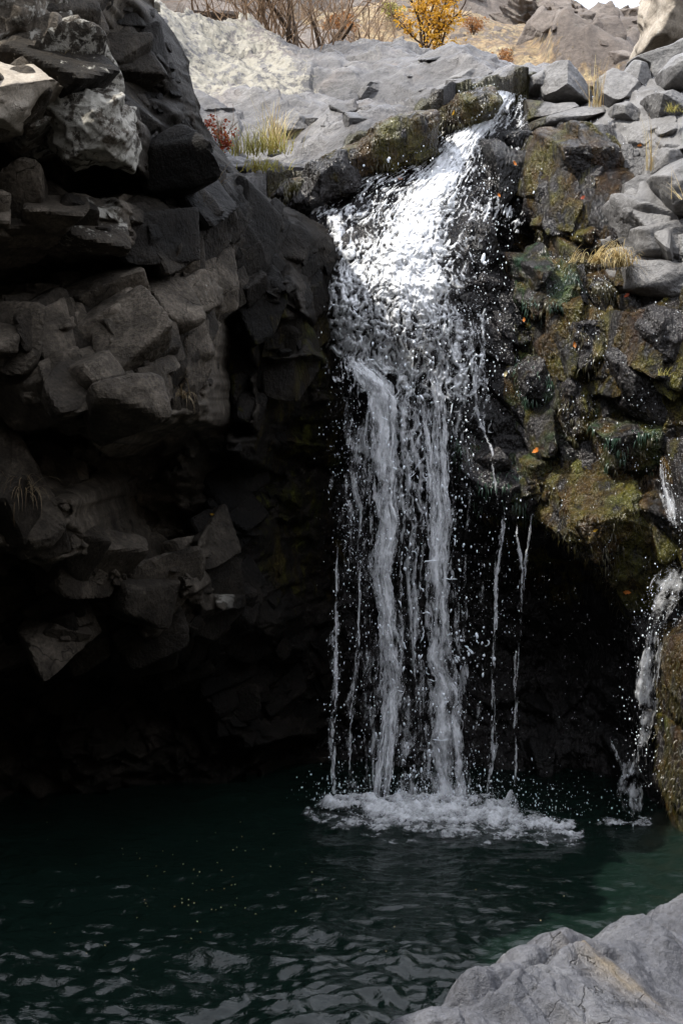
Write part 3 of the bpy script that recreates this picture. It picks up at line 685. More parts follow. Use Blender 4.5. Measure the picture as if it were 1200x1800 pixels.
BACK = [(120,-60,15.3),(262,-2,15.95),(330,22,16.2),(380,45,16.4),(430,70,16.7),(480,92,17.0),(560,88,17.5),(640,97,17.5),(700,108,17.4),(760,119,17.1),(830,125,16.7),(885,150,16.0),(960,158,15.9),(985,180,14.4),(870,182,13.75),(700,240,13.35),(560,290,13.05),(500,330,12.95),(420,360,12.8),(250,380,12.8),(120,200,13.5)]
def shelf():
    x, y = relief_grid(-2.6, 2.1, 12.4, 17.7, 0.014)
    z = fS(x, y)
    u = 600 + x / y * F_PX; v = V_EYE - (z - CAM_Z) / y * F_PX
    pale = np.clip(1.15 - sstep(0, 150, u - 380 - 0.9 * (v - 60)) , 0, 1) * (1 - sstep(190, 240, v))
    z += 0.10 * fbm(x * 1.1, y * 1.3, 0.4, 3, 201) + 0.045 * ridge(x * 1.3 + 0.8 * y, y * 2.2 - 0.5 * x, 0.4, 3, 203, 0.42)
    z += chisel(x, y, 0.75, 211, 0.45, 0.35, 0.25, rot=0.7, sx=1.7) + 0.6 * chisel(x, y, 0.25, 221, 0.5, 0.4, 0.3, rot=0.6, sx=2.0)
    z += facets(x, y, 0.5, 225, 0.1, 0.14, 0.0, rot=0.6, sx=2.0)
    z += 0.014 * ridge(x * 5 - y * 2, y * 4 + x, 0.1, 3, 205) * pale + 0.22 * blocks(x, y, 0.55, 227, 0.6, 2.2, 0.5, 0.5, rot=0.7, asp=1.8) + 0.4 * blocks(x, y, 0.17, 229, 0.7, 2.2, 0.45, 0.5, rot=0.5, asp=1.7) * sstep(-0.1, 0.25, fbm(x * 1.7, y * 1.7, .6, 2, 228)) + 0.02 * fbm(x * 7, y * 9, 0.4, 4, 233)
    z += 0.016 * fbm(x * 16, y * 16, z * 6, 4, 231) * (0.3 + pale)
    bk = PP(BACK)[:, [0, 1]]
    sd = in_poly(x + 0.05 * fbm(x * 3, y * 3, .4, 3, 241), y + 0.05 * fbm(x * 3, y * 3, 4.4, 3, 242), bk)
    edge = sstep(-0.09, -0.01, sd + 0.09 * fbm(x * 6, y * 6, .9, 3, 252)) * (y < 14.3) * (u > 470)
    wet = 0.6 * sstep(540, 640, u) * sstep(-0.1, 0.3, fbm(x * 2.2, y * 2.2, .3, 3, 251) + 0.1) + 0.5 * np.exp(-(line_dist(u, v, [(560, 290), (700, 235), (800, 195), (900, 165)])[0] / 14) ** 2)
    V = np.stack([x, y, z], -1).reshape(-1, 3); F = grid_faces(*x.shape, (sd < 0).ravel())
    V, F, A = compact(V, F, dict(lichen=pale * 0.95 * (1 - edge), wet=np.maximum(np.clip(wet, 0, 1), edge), moss=edge))
    V, F, A = skirt(V, F, A, [(0, 0.06, -0.25), (0, 0.25, -1.6)])
    o = mesh_np('rock_shelf', V, F, M['shelf'], attrs=A); base_origin(o)
    rs = np.random.RandomState(35); n = 900
    px, py = rs.uniform(-1.9, 1.6, n), rs.uniform(12.9, 17.2, n)
    i = ((px - x[0, 0]) / 0.014).astype(int); j = ((py - y[0, 0]) / 0.014).astype(int)
    size = np.minimum(0.03 + 0.05 * rs.pareto(1.7, n), 0.16)
    uq = 600 + px / py * F_PX; vq = V_EYE - (z[j, i] - CAM_Z) / py * F_PX
    dn = 0.06 + 0.4 * np.exp(-(line_dist(uq, vq, [(500, 230), (600, 205), (680, 185), (760, 165)])[0] / 34) ** 2) + 0.3 * np.exp(-(line_dist(uq, vq, [(420, 290), (520, 285), (640, 235)])[0] / 25) ** 2)
    kk = np.nonzero((sd[j, i] < -0.12) & (rs.rand(n) < dn))[0]
    kk = kk[size[kk] > 0.042][:70]
    VB, FB, B = angular_blocks(np.stack([px, py, z[j, i]], 1)[kk], np.tile([0, -.35, .94], (len(kk), 1)), size[kk], rs, frame=((0.1,-0.4,0.9),(0.9,0.35,0.1),(-0.4,0.85,0.35)), ext=(0.35, 1.1, 0.8), sink=0.36)
    fb = B[FB[:, 0]]
    for q in range(len(kk)):
        vi = np.nonzero(B == q)[0]; st = mesh_np('stone', VB[vi], FB[fb == q] - vi[0], M['shelf'], None, dict(lichen=np.full(len(vi), (pale * 0.9)[j[kk[q]], i[kk[q]]]), wet=np.full(len(vi), min(1, wet[j[kk[q]], i[kk[q]]])), tone=np.full(len(vi), 0.7 * rs.rand() ** 1.5)), smooth=False)
        tag(base_origin(st), 'low flat grey stone half sunk in the sunlit rock shelf', 'stone', 'flat stones sunk in the shelf')
    tag(o, 'sunlit grey waterworn rock shelf above the waterfall lip', 'rock shelf')
shelf()

# ------------------------------------------------------------------ far hillside
def hillside():
    Yv = np.geomspace(18.5, 130, 620); uv = np.linspace(-500, 1700, 760)
    uu, yy = np.meshgrid(uv, Yv); x = (uu - 600) / F_PX * yy
    vb = np.interp(yy, [18.5, 24, 32, 42, 55, 70, 90, 130], [170, 140, 105, 80, 55, 30, 12, 40])
    sh = np.interp(uu, [-500, 300, 600, 850, 960, 1060, 1150, 1700], [-60, -60, -50, -5, 55, 84, 84, 30]) * sstep(30, 85, yy)
    z = CAM_Z + (V_EYE - (vb + sh)) / F_PX * yy
    z += sstep(18.5, 30, yy) * 1.2 * fbm(x * .1, yy * .1, 0.2, 4, 301)
    oc = sstep(0.02, 0.28, fbm(x * 0.16, yy * 0.13, 4.2, 3, 311))
    st = chisel(x, yy, 3.2, 321, 0.5, 0.4, 0.5, sx=1.5) * 0.75 + chisel(x, yy, 1.1, 331, 0.6, 0.4, 0.4) * 0.8 + chisel(x, yy, 0.4, 341, 0.6, 0.5, 0.4) * 0.8
    z += st * (0.15 + 0.75 * oc) * sstep(18.5, 27, yy) + 0.1 * fbm(x * 2, yy * 2, z, 4, 351)
    moss = np.clip((1 - oc) * 0.75 + 0.2 * fbm(x * .3, yy * .3, 1.1, 3, 361), 0, 1)
    V = np.stack([x, yy, z], -1).reshape(-1, 3)
    o = mesh_np('hillside', V, grid_faces(*x.shape), M['hill'], attrs=dict(moss=moss, lichen=0.6 * oc))
    tag(base_origin(o), kind='structure')
    rs = np.random.RandomState(36); n = 3000
    i = rs.randint(250, 575, n); j = rs.randint(0, 560, n); pu = uv[i]; py = Yv[j]
    zz = z[j, i]; xx = x[j, i]
    ok = rs.rand(n) < 0.15 + 0.6 * oc[j, i]; kk = np.nonzero(ok & (py > 29) & (py < 110))[0][:1000]
    size = np.minimum((0.10 + 0.16 * rs.pareto(1.8, n)) * (0.3 + py / 60), 0.018 * py)[kk]
    VB, FB, B = angular_blocks(np.stack([xx, py, zz], 1)[kk], np.tile([0, -.5, .85], (len(kk), 1)), size, rs, sink=0.2, res=0.03, noise=0.1)
    q = mesh_np('hill_stones', VB, FB, M['hill'], None, dict(lichen=np.full(len(VB), 0.45)), smooth=False); base_origin(q)
    tag(q, 'grey-brown stones and broken ledges strewn over the far hillside', 'stones', kind='stuff')
hillside()

# ------------------------------------------------------------------ pool
def pool():
    def waves(x, y):
        cx, cy_ = 0.45, 12.1
        r = np.hypot(x - cx, (y - cy_)); th = np.arctan2(y - cy_, x - cx)
        wx = x + 0.12 * fbm(x * 1.2, y * 1.2, .1, 2, 401); wy = y + 0.12 * fbm(x * 1.2, y * 1.2, 4.1, 2, 402)
        a = 0.45 + 1.15 * sstep(1.8, 5.5, r) + 0.5 * np.exp(-(r / 0.9) ** 2)
        h = 0.026 * perlin(wx * 1.7, wy * 3.2, 0.3, 411) + 0.018 * perlin(wx * 4.2 + .4 * wy, wy * 8.5, 1.3, 412) + 0.0065 * perlin(wx * 9, wy * 16, 2.3, 413) + 0.0045 * perlin(wx * 15, wy * 22, 3.3, 414)
        h += 0.012 * np.sin(r * 11 + 3 * perlin(x * .7, y * .7, 0.7, 415)) * np.exp(-r / 5)
        return h * a * 2.0
    xs = np.linspace(-4.2, 4.2, 560); ys = np.concatenate([np.linspace(-1, 5.6, 110)[:-1], np.linspace(5.6, 13.9, 620)])
    x, y = np.meshgrid(xs, ys)
    V = np.stack([x, y, waves(x, y)], -1).reshape(-1, 3)
    o = mesh_np('pool_water', V, grid_faces(*x.shape), M['pool'])
    tag(o, kind='structure')
pool()
# ------------------------------------------------------------------ separate rocks
def rock(name, label, cat, poly, Y, D, mat='grey', n=3.0, clips=(), nclip=5, seed=0, amp=0.03, fr=0.5, angular=0.0, group=None, attrs=None, level=None, tiltback=0.0, streak=0.0):
    """a rock of its own: its outline as seen in the photo, real depth D, flats cut by planes, worn or broken surface"""
    r = random.Random(seed * 7 + 3)
    Yc = Y + 0.8 * D
    pts = PP([(u, v, Yc) for u, v in poly])[:, [0, 2]]
    c = (pts.max(0) + pts.min(0)) / 2; size = float(np.sqrt(np.prod(pts.max(0) - pts.min(0))))
    if level is None: level = 7 if size > 1.0 else (6 if size > 0.28 else 5)
    d, F = sphere(level)
    th = np.arctan2(d[:, 2], d[:, 0]); ta = np.linspace(-np.pi, np.pi, 361)
    Rr = np.zeros(361)
    for i, t in enumerate(ta):                                   # ray-cast the outline from its middle
        ct, st = math.cos(t), math.sin(t); best = 0.02
        for k in range(len(pts)):
            a = pts[k] - c; b = pts[(k + 1) % len(pts)] - c; e = b - a
            den = ct * e[1] - st * e[0]
            if abs(den) < 1e-12: continue
            q = (a[0] * e[1] - a[1] * e[0]) / den; w = (a[0] * st - a[1] * ct) / den
            if q > 0 and -1e-6 <= w <= 1 + 1e-6: best = max(best, q)
        Rr[i] = best
    ker = np.array([1, 2, 3, 2, 1]) / 9.0
    Rs = np.convolve(np.r_[Rr[-7:-1], Rr, Rr[1:7]], ker, 'same')[6:-6]
    Rv = np.interp(th, ta, Rs)
    e = np.hypot(d[:, 0], d[:, 2]); k = 1 / (e ** n + np.abs(d[:, 1]) ** n) ** (1 / n)
    V = np.stack([Rv * np.cos(th) * e * k, D * d[:, 1] * k, Rv * np.sin(th) * e * k], 1)
    V[:, 1] += tiltback * V[:, 2]
    cl = [tuple(q) for q in clips]
    for _ in range(nclip):
        m = np.array([r.gauss(0, 1), -abs(r.gauss(0, 0.9)), r.gauss(0, 1)]); m /= np.linalg.norm(m); cl.append((*m, r.uniform(0.72, 0.92)))
    for nx, ny, nz, fcut in cl:
        m = np.array([nx, ny, nz], float); m /= np.linalg.norm(m)
        s = V @ m; lim = s.max() * fcut; over = s - lim
        V -= np.where(over > 0, over * 0.94, 0)[:, None] * m
    for ax, k2 in ((0, 0), (2, 1)):
        lo, hi = V[:, ax].min(), V[:, ax].max(); tl, th_ = (pts[:, k2].min() - c[k2]) * 1.07, (pts[:, k2].max() - c[k2]) * 1.07
        V[:, ax] = tl + (V[:, ax] - lo) / (hi - lo) * (th_ - tl)
    W = V + np.array([c[0], Yc, c[1]])
    nn = V / (np.linalg.norm(V, axis=1)[:, None] + 1e-9)
    q = W / max(size, 0.05)
    disp = amp * size * (fbm(q[:, 0] * 2, q[:, 1] * 2, q[:, 2] * 2, 4, seed + 500, fr))
    if angular:
        ax_, az_ = q[:, 0] + 0.35 * q[:, 1], q[:, 2] - 0.6 * q[:, 1]
        disp += angular * size * 2.2 * (chisel(ax_ * 3, az_ * 3, 1.0, seed + 600, 0.7, 0.5, 0.4) - 0.2) + angular * size * 0.8 * (chisel(ax_ * 8, az_ * 8, 1.0, seed + 610, 0.7, 0.5, 0.4) - 0.2)
        if angular > 0.2: disp += 0.9 * size * (0.5 * blocks(ax_, az_, 0.34, seed + 640, 0.6, 2.5) + 0.6 * blocks(ax_, az_, 0.13, seed + 650, 0.6, 2.5))
        disp += streak * (fbm(W[:, 0] * 20, W[:, 1] * 20, W[:, 2] * 4, 4, seed + 620))
    else:
        disp += 0.02 * size * ridge(q[:, 0] * 2.6, q[:, 1] * 2.6, q[:, 2] * 3.4, 4, seed + 630)
    W = W + nn * disp[:, None]
    A = dict(attrs(W, nn)) if attrs else {}
    o = mesh_np(name, W, F, M[mat], attrs=A)
    return tag(base_origin(o), label, cat, group)

GB = 'grey boulders piled right of the waterfall lip'
def boulder(label, poly, Y, D, **k):
    k.setdefault('n', 2.9); k.setdefault('amp', 0.035)
    return rock('boulder', label, 'boulder', poly, Y, D, group=GB, **k)
def stain_left(u0, u1):
    def f(W, nn):
        u = 600 + W[:, 0] / W[:, 1] * F_PX
        return dict(moss=0.8 * (1 - sstep(u0, u1, u)), wet=0.7 * (1 - sstep(u0, u1 + 12, u)))
    return f
boulder('small grey block wedged beside the stream lip, left of the cream-faced boulder', [(927,141),(950,130),(962,150),(960,176),(925,174)], 14.05, 0.25, seed=1, nclip=3)
boulder('large angular boulder with a cream broken face, top of the pile beside the stream', [(950,130),(981,113),(998,119),(1034,167),(1031,190),(1008,197),(963,187),(955,170)], 13.8, 0.4, seed=2, nclip=2, n=3.6, clips=[(-.75,-.55,.5,.55),(.7,-.6,.35,.6),(0,-.6,-.8,.7)])
boulder('long brown-stained grey boulder under the cream-faced boulder', [(926,178),(968,188),(1000,186),(1011,198),(985,208),(947,217),(923,219)], 13.65, 0.3, seed=3, nclip=2, clips=[(0,-.4,.9,.65)], attrs=stain_left(935, 965))
boulder('low sloping grey slab reaching from the stained edge up to the tall grass', [(926,238),(932,219),(981,205),(1045,186),(1066,195),(1030,220),(987,236)], 13.5, 0.35, seed=4, nclip=2, clips=[(0,-.4,.9,.6)], attrs=stain_left(940, 985))
boulder('broad wedge-shaped grey boulder, pale on top and dark below', [(1006,240),(1035,225),(1061,212),(1074,211),(1130,251),(1104,260),(1066,271),(1014,254)], 13.15, 0.42, seed=5, nclip=1, n=3.2, clips=[(-.05,-.5,.85,.55),(.3,-.8,-.5,.7)])
boulder('rounded grey boulder right behind the tall straw stems', [(1052,142),(1076,125),(1100,140),(1121,165),(1129,182),(1088,188),(1066,192),(1052,172)], 13.45, 0.42, seed=6, nclip=3, clips=[(-.2,-.5,.8,.6)])
boulder('pale knobbly boulder at the skyline below the tan crag', [(1090,137),(1108,114),(1134,119),(1137,168),(1107,158)], 13.6, 0.35, seed=7, nclip=4)
boulder('grey boulder under the rounded one, split by a diagonal crack', [(1076,190),(1096,185),(1134,213),(1134,237),(1108,233),(1074,209)], 13.1, 0.3, seed=8, nclip=3)
boulder('smooth upright boulder at the right edge below the tan crag', [(1159,130),(1178,108),(1200,100),(1215,130),(1205,162),(1186,164),(1163,158)], 13.0, 0.4, seed=9, nclip=3)
boulder('big tilted back slab rising to the tan crag at the right edge', [(1112,112),(1166,94),(1230,60),(1260,140),(1160,172),(1138,172),(1134,125)], 13.7, 0.5, seed=10, nclip=2, n=3.6)
boulder('grey slab with a tuft of moss, right of the dry stems', [(1133,174),(1174,167),(1212,180),(1205,214),(1146,217)], 12.75, 0.35, seed=11, nclip=3)
boulder('small bright-topped boulder with a black hollow under it', [(1146,216),(1190,214),(1200,228),(1168,252),(1148,246)], 12.6, 0.3, seed=12, nclip=2, clips=[(-.2,-.35,.9,.6)])
boulder('dome-shaped grey boulder below the broad wedge-shaped one', [(1067,284),(1116,258),(1134,265),(1129,315),(1107,321),(1071,294)], 12.75, 0.4, seed=13, nclip=3, clips=[(-.1,-.55,.8,.65)])
boulder('dark grey sloping rock between the mossy ledge and the dome-shaped boulder', [(1035,266),(1064,283),(1106,318),(1070,322),(1012,318)], 12.85, 0.35, seed=14, nclip=3)
boulder('grey block at the right edge beside the dry stems, above the biggest slab', [(1146,266),(1192,270),(1215,290),(1200,305),(1136,314)], 12.35, 0.35, seed=15, nclip=3)
boulder('biggest smooth grey slab of the pile with a notched right corner', [(1092,330),(1120,316),(1138,317),(1150,348),(1172,384),(1104,408),(1088,370)], 12.3, 0.45, seed=16, nclip=2, n=3.6, clips=[(-.25,-.9,.3,.6)])
boulder('large grey slab leaning in from the right edge', [(1138,320),(1200,284),(1260,300),(1255,390),(1195,392),(1160,380)], 11.95, 0.5, seed=17, nclip=3, n=3.4)
boulder('small dark cobble above its twin, left of the biggest smooth slab', [(1040,352),(1074,330),(1088,368),(1050,384)], 12.75, 0.22, seed=18, nclip=4)
boulder('small dark cobble below its twin, left of the biggest smooth slab', [(1043,388),(1090,374),(1098,404),(1058,412)], 12.65, 0.22, seed=19, nclip=4)
boulder('flat layered grey slab at the right edge behind the pale grass tuft', [(1104,410),(1200,388),(1270,400),(1270,470),(1180,470),(1104,455)], 12.0, 0.5, seed=20, nclip=3, n=3.8)
boulder('lower grey slab at the right edge, right of the pale grass tuft', [(1098,462),(1180,468),(1270,472),(1270,535),(1180,545),(1095,512)], 11.85, 0.45, seed=21, nclip=3, n=3.4)
boulder('grey rounded rock tucked behind the pale grass tuft', [(1033,416),(1075,402),(1100,420),(1098,455),(1040,450)], 12.45, 0.3, seed=22, nclip=3)

def wetm(moss=0.68, alg=0.0, wet=0.95):
    def f(W, nn):
        g = np.clip(fbm(W[:, 0] * 4, W[:, 1] * 4, W[:, 2] * 3, 3, 77) * 0.9 + 0.5, 0, 1)
        return dict(moss=np.full(len(W), moss) * (0.6 + 0.4 * g), algae=np.clip(alg * 1.3 * (1 - g * 0.5), 0, 1) * np.ones(len(W)), wet=np.full(len(W), wet))
    return f
MG = 'mossy wet rocks right of the waterfall'
def mossy(label, poly, Y, D, **k):
    k.setdefault('n', 3.2); k.setdefault('amp', 0.05); k.setdefault('angular', 0.07); k.setdefault('attrs', wetm()); k.setdefault('streak', 0.022)
    poly = [(np.mean([q[0] for q in poly]) + (q[0] - np.mean([w[0] for w in poly])) * 1.1, np.mean([q[1] for q in poly]) + (q[1] - np.mean([w[1] for w in poly])) * 1.1) for q in poly]
    D = D * 1.35
    return rock('mossy_rock', label, 'mossy rock', poly, Y, D, 'wet', group=MG, **k)
mossy('flat mossy ledge rock right of the stream lip, under the grey boulders', [(924,240),(985,236),(1040,262),(1042,298),(985,302),(925,300)], 13.1, 0.4, seed=31, nclip=2, clips=[(0,-.35,.93,.55)])
mossy('tall brown mossy face dripping beside the black alcove', [(944,305),(1000,290),(1042,310),(1046,440),(1000,452),(950,446),(938,380)], 12.75, 0.4, seed=32, nclip=2, n=4, clips=[(-.5,-.8,.35,.7)])
mossy('rounded rock green with algae on its left, directly below the black alcove', [(908,475),(955,456),(995,468),(1018,520),(1000,562),(930,565),(905,525)], 12.15, 0.4, seed=33, nclip=2, clips=[(-.5,-.5,.7,.6)], attrs=wetm(0.85, 0.55))
mossy('small round brown rock at the foot of the pale grass tuft', [(1026,505),(1050,492),(1074,512),(1070,538),(1036,540)], 12.15, 0.2, seed=34, nclip=1, angular=0.0)
mossy('glistening brown block with a flat top below the pale grass tuft', [(998,548),(1060,540),(1082,560),(1074,610),(1060,665),(1000,655),(985,605)], 11.95, 0.35, seed=35, nclip=2, n=4, clips=[(-.1,-.3,.95,.75)])
mossy('dark wet rock shining like leather at the right edge', [(1078,585),(1135,545),(1200,560),(1230,600),(1215,660),(1150,690),(1090,645)], 11.55, 0.45, seed=36, nclip=3, attrs=wetm(0.15))
mossy('pale streaked wet rock with a green crown, left of the deep vertical cleft', [(905,650),(945,622),(972,660),(978,710),(955,748),(918,735)], 12.15, 0.3, seed=37, nclip=2, attrs=wetm(0.6, 0.6))
mossy('brown knobbly rock rib running down beside the deep vertical cleft', [(982,645),(1025,690),(1042,770),(1030,800),(1000,780),(972,715)], 11.95, 0.3, seed=38, nclip=3)
mossy('slanting dark rock rib with wet streaks below the leathery rock', [(1060,620),(1100,650),(1165,700),(1180,770),(1140,760),(1080,710)], 11.55, 0.35, seed=39, nclip=3, attrs=wetm(0.35))
mossy('green-topped rock step over the biggest mossy bulge', [(1043,742),(1085,730),(1140,750),(1175,790),(1150,838),(1060,822)], 11.55, 0.35, seed=40, nclip=2, attrs=wetm(0.85, 0.5), clips=[(-.2,-.35,.9,.7)])
mossy('biggest mossy bulge, green and rust brown, overhanging the dark cave', [(945,850),(985,815),(1030,800),(1100,840),(1165,905),(1172,960),(1130,1045),(1090,1055),(1010,950),(950,900)], 11.5, 0.5, seed=41, nclip=2, n=2.8, attrs=wetm(1.0, 0.15), clips=[(-.3,-.5,.8,.7)])
mossy('bluish wet rock shoulder under the water veil, left of the biggest mossy bulge', [(800,790),(850,760),(930,765),(985,810),(960,880),(900,905),(830,870)], 12.05, 0.4, seed=42, nclip=2, n=2.8, attrs=wetm(0.5, 0.5), clips=[(-.1,-.5,.85,.7)])
mossy('ochre mossy rock at the lower right edge by the pool', [(1172,1120),(1205,1095),(1260,1100),(1260,1270),(1185,1280),(1168,1200)], 11.0, 0.4, seed=43, nclip=3, attrs=wetm(0.9, 0.1))
mossy('lowest mossy rock at the right edge, its foot in the pool', [(1176,1275),(1230,1260),(1270,1300),(1270,1460),(1188,1450),(1172,1360)], 11.05, 0.4, seed=44, nclip=3, attrs=wetm(0.85, 0.3))
mossy('wet dark rock beside the side trickle at the right edge', [(1180,800),(1230,790),(1270,900),(1260,1060),(1205,1040),(1190,940)], 11.0, 0.4, seed=45, nclip=3, attrs=wetm(0.4))
mossy('wet ledge rock splitting the side trickle, speckled with spray', [(1105,1085),(1150,1050),(1190,1060),(1185,1110),(1130,1140),(1108,1130)], 11.75, 0.3, seed=46, nclip=3, attrs=wetm(0.4))
mossy('mossy dark bank stone at the head of the cascade, left of the stream lip', [(740,225),(800,180),(855,165),(868,195),(825,240),(765,265)], 13.4, 0.3, seed=47, nclip=2, attrs=wetm(0.95))
mossy('long brown mossy bank rock along the left side of the cascade', [(570,340),(610,275),(690,222),(750,215),(762,275),(700,305),(630,340)], 12.95, 0.35, seed=48, nclip=2, attrs=wetm(1.0))
mossy('bright green mossy stone at the left foot of the bank', [(478,348),(505,322),(535,318),(540,345),(510,362)], 12.85, 0.2, seed=49, nclip=1, attrs=wetm(1.0, 0.0, 0.5))
mossy('bare wet bank stone between the green stone and the cascade', [(505,362),(545,300),(600,278),(640,320),(590,355),(540,376)], 12.75, 0.3, seed=50, nclip=2, attrs=wetm(0.4))

SG = 'loose stones on the rock shelf'
def stone(label, poly, Y, D, **k):
    k.setdefault('angular', 0.05)
    return rock('stone', label, 'stone', poly, Y, D, k.pop('mat', 'shelf'), group=SG, **k)
stone('dark-sided angular stone behind the yellow grass clump', [(484,222),(512,198),(536,212),(552,244),(530,256),(492,256)], 13.85, 0.3, seed=61, nclip=3, mat='grey')
stone('angular stone with a brown shaded face, middle of the shelf', [(558,222),(572,192),(600,184),(614,206),(605,222),(575,232)], 14.3, 0.3, seed=62, nclip=3, mat='grey')
stone('small dark stone in a row on the shelf, right of the brown-faced one', [(632,205),(646,188),(662,205),(655,214),(638,213)], 14.5, 0.15, seed=63, nclip=3, mat='grey')
stone('flat pale slab stone at the shelf edge above the mossy bank', [(545,245),(600,232),(650,228),(640,246),(580,262),(550,262)], 13.6, 0.3, seed=64, nclip=2)
stone('grey layered slab at the left end of the shelf edge', [(410,300),(470,282),(520,290),(545,300),(500,325),(430,318)], 13.1, 0.3, seed=65, nclip=2)
stone('smooth purple-grey hump at the back of the shelf beside the stream', [(780,150),(820,130),(870,138),(885,160),(850,178),(800,175)], 14.9, 0.5, seed=66, nclip=1, angular=0.0, n=2.4, mat='grey')
def lich(amt): return lambda W, nn: dict(lichen=np.full(len(W), amt))
rock('crag', 'tan lichen-crusted crag at the top right corner', 'crag', [(1142,-60),(1136,20),(1133,58),(1117,84),(1115,106),(1150,100),(1182,84),(1260,50),(1260,-60)], 16.5, 0.9, 'tan', n=3, seed=71, nclip=4, amp=0.06, angular=0.10, attrs=lich(0.55))
OG = 'rock outcrops on the far hillside'
for i, (lab, poly, Y, D) in enumerate([
    ('greenish grey outcrop with dark clefts, largest on the far hillside', [(868,22),(900,8),(945,10),(975,36),(992,66),(980,82),(940,78),(900,58),(872,44)], 42, 1.6),
    ('flat-topped dark ledge in shadow right of the golden tree', [(806,78),(835,62),(885,64),(890,76),(850,84),(815,88)], 36, 1.2),
    ('broad brown outcrop against the sky at the right', [(1000,62),(1012,40),(1060,34),(1120,38),(1145,48),(1145,72),(1060,76),(1005,74)], 60, 2.5),
    ('low pale outcrop near the skyline, below the patch of sky', [(958,14),(992,4),(1022,30),(1015,50),(985,46)], 55, 2.0)]):
    rock('outcrop', lab, 'outcrop', poly, Y, D, 'hill', n=3, seed=80 + i, nclip=4, amp=0.09, angular=0.3, group=OG, attrs=lich(0.6), level=7)

# hanging moss on the wet rocks, and beads of running water
def vert_np(o):
    me = o.data; n = len(me.vertices); co = np.empty(n * 3, np.float32); no = np.empty(n * 3, np.float32)
    me.vertices.foreach_get('co', co); me.vertices.foreach_get('normal', no)
    return co.reshape(-1, 3).astype(float), no.reshape(-1, 3).astype(float)
def hang(V, Nn, count, L, w, rs):
    """ribbons that leave the surface and hang down along it"""
    ix = rs.choice(len(V), count); p = V[ix]; n = Nn[ix]; k = 5
    out = np.zeros((count, k, 2, 3)); L = L * (0.4 + rs.rand(count)); q = p - n * 0.004
    d = n * 0.55 + np.stack([rs.randn(count) * .25, -np.abs(rs.randn(count)) * .2, np.full(count, -.55)], 1)
    side = np.stack([np.ones(count), rs.randn(count) * .5, rs.randn(count) * .2], 1); side /= np.linalg.norm(side, axis=1)[:, None]
    for i in range(k):
        ww = w * (1 - i / (k - 0.6))
        out[:, i, 0] = q - side * ww; out[:, i, 1] = q + side * ww
        d /= np.linalg.norm(d, axis=1)[:, None]; q = q + d * (L / (k - 1))[:, None]; d = d + np.array([0, 0, -0.75])
    b = (np.arange(count) * k * 2)[:, None, None] + np.arange(k - 1)[None, :, None] * 2
    F = np.concatenate([b, b + 1, b + 3, b + 2], -1).reshape(-1, 4)
    return out.reshape(-1, 3), F, np.repeat(rs.rand(count) ** 2, k * 2)
def moss_and_drips():
    rs = np.random.RandomState(17); drips = []
    bm_v, bm_f = sphere(1)
    for o in [q for q in scene.objects if q.name.split('.')[0] in ('mossy_rock', 'wet_rock_wall')]:
        V, Nn = vert_np(o); Wd = V + np.array(o.location)
        at = o.data.attributes; mo = np.empty(len(V), np.float32); at['moss'].data.foreach_get('value', mo)
        al = np.zeros(len(V), np.float32)
        if 'algae' in at: at['algae'].data.foreach_get('value', al)
        u = 600 + Wd[:, 0] / Wd[:, 1] * F_PX; v = V_EYE - (Wd[:, 2] - CAM_Z) / Wd[:, 1] * F_PX
        face = (Nn[:, 1] < 0.25) & (u < 1260) & (v < 1440)
        patch = fbm(Wd[:, 0] * 5, Wd[:, 1] * 5, Wd[:, 2] * 4, 3, 1900) > -0.08
        for nm, msk, mt in (('moss', face & patch & (mo > 0.5) & (al < 0.4), 'moss'), ('algae', face & patch & (al > 0.45), 'algae')):
            i = np.nonzero(msk)[0]
            if len(i) < 60: continue
            cnt = int(min(2600 if o.name == 'wet_rock_wall' else 700, len(i)))
            P_, F_, a_ = hang(V[i], Nn[i], cnt, 0.06, 0.0035, rs)
            q = mesh_np(nm, P_, F_, M[mt], None, dict(tint=a_)); q.parent = o; q['kind'] = 'stuff'
        wetp = face & (u > 800) & (v < 1100) & (fbm(Wd[:, 0] * 7, Wd[:, 1] * 7, Wd[:, 2] * 3, 3, 1910) > 0.02)
        i = np.nonzero(wetp)[0]
        if len(i): j = rs.choice(i, min(len(i), 1200 if o.name == 'wet_rock_wall' else 170)); drips.append((Wd[j], Nn[j]))
    C = np.concatenate([d[0] for d in drips]); Nn = np.concatenate([d[1] for d in drips]); n = len(C)
    r = 0.0014 + 0.0042 * rs.rand(n) ** 3
    V = (C + Nn * (r * 0.7 + 0.012)[:, None])[:, None] + bm_v[None] * r[:, None, None] * np.array([1, 1, 1.5])
    F = (bm_f[None] + (np.arange(n) * len(bm_v))[:, None, None]).reshape(-1, 3)
    o = mesh_np('water_beads', V.reshape(-1, 3), F, M['drop']); tag(o, 'glittering beads of water running over the mossy wet rocks', 'water drops', kind='stuff')
moss_and_drips()

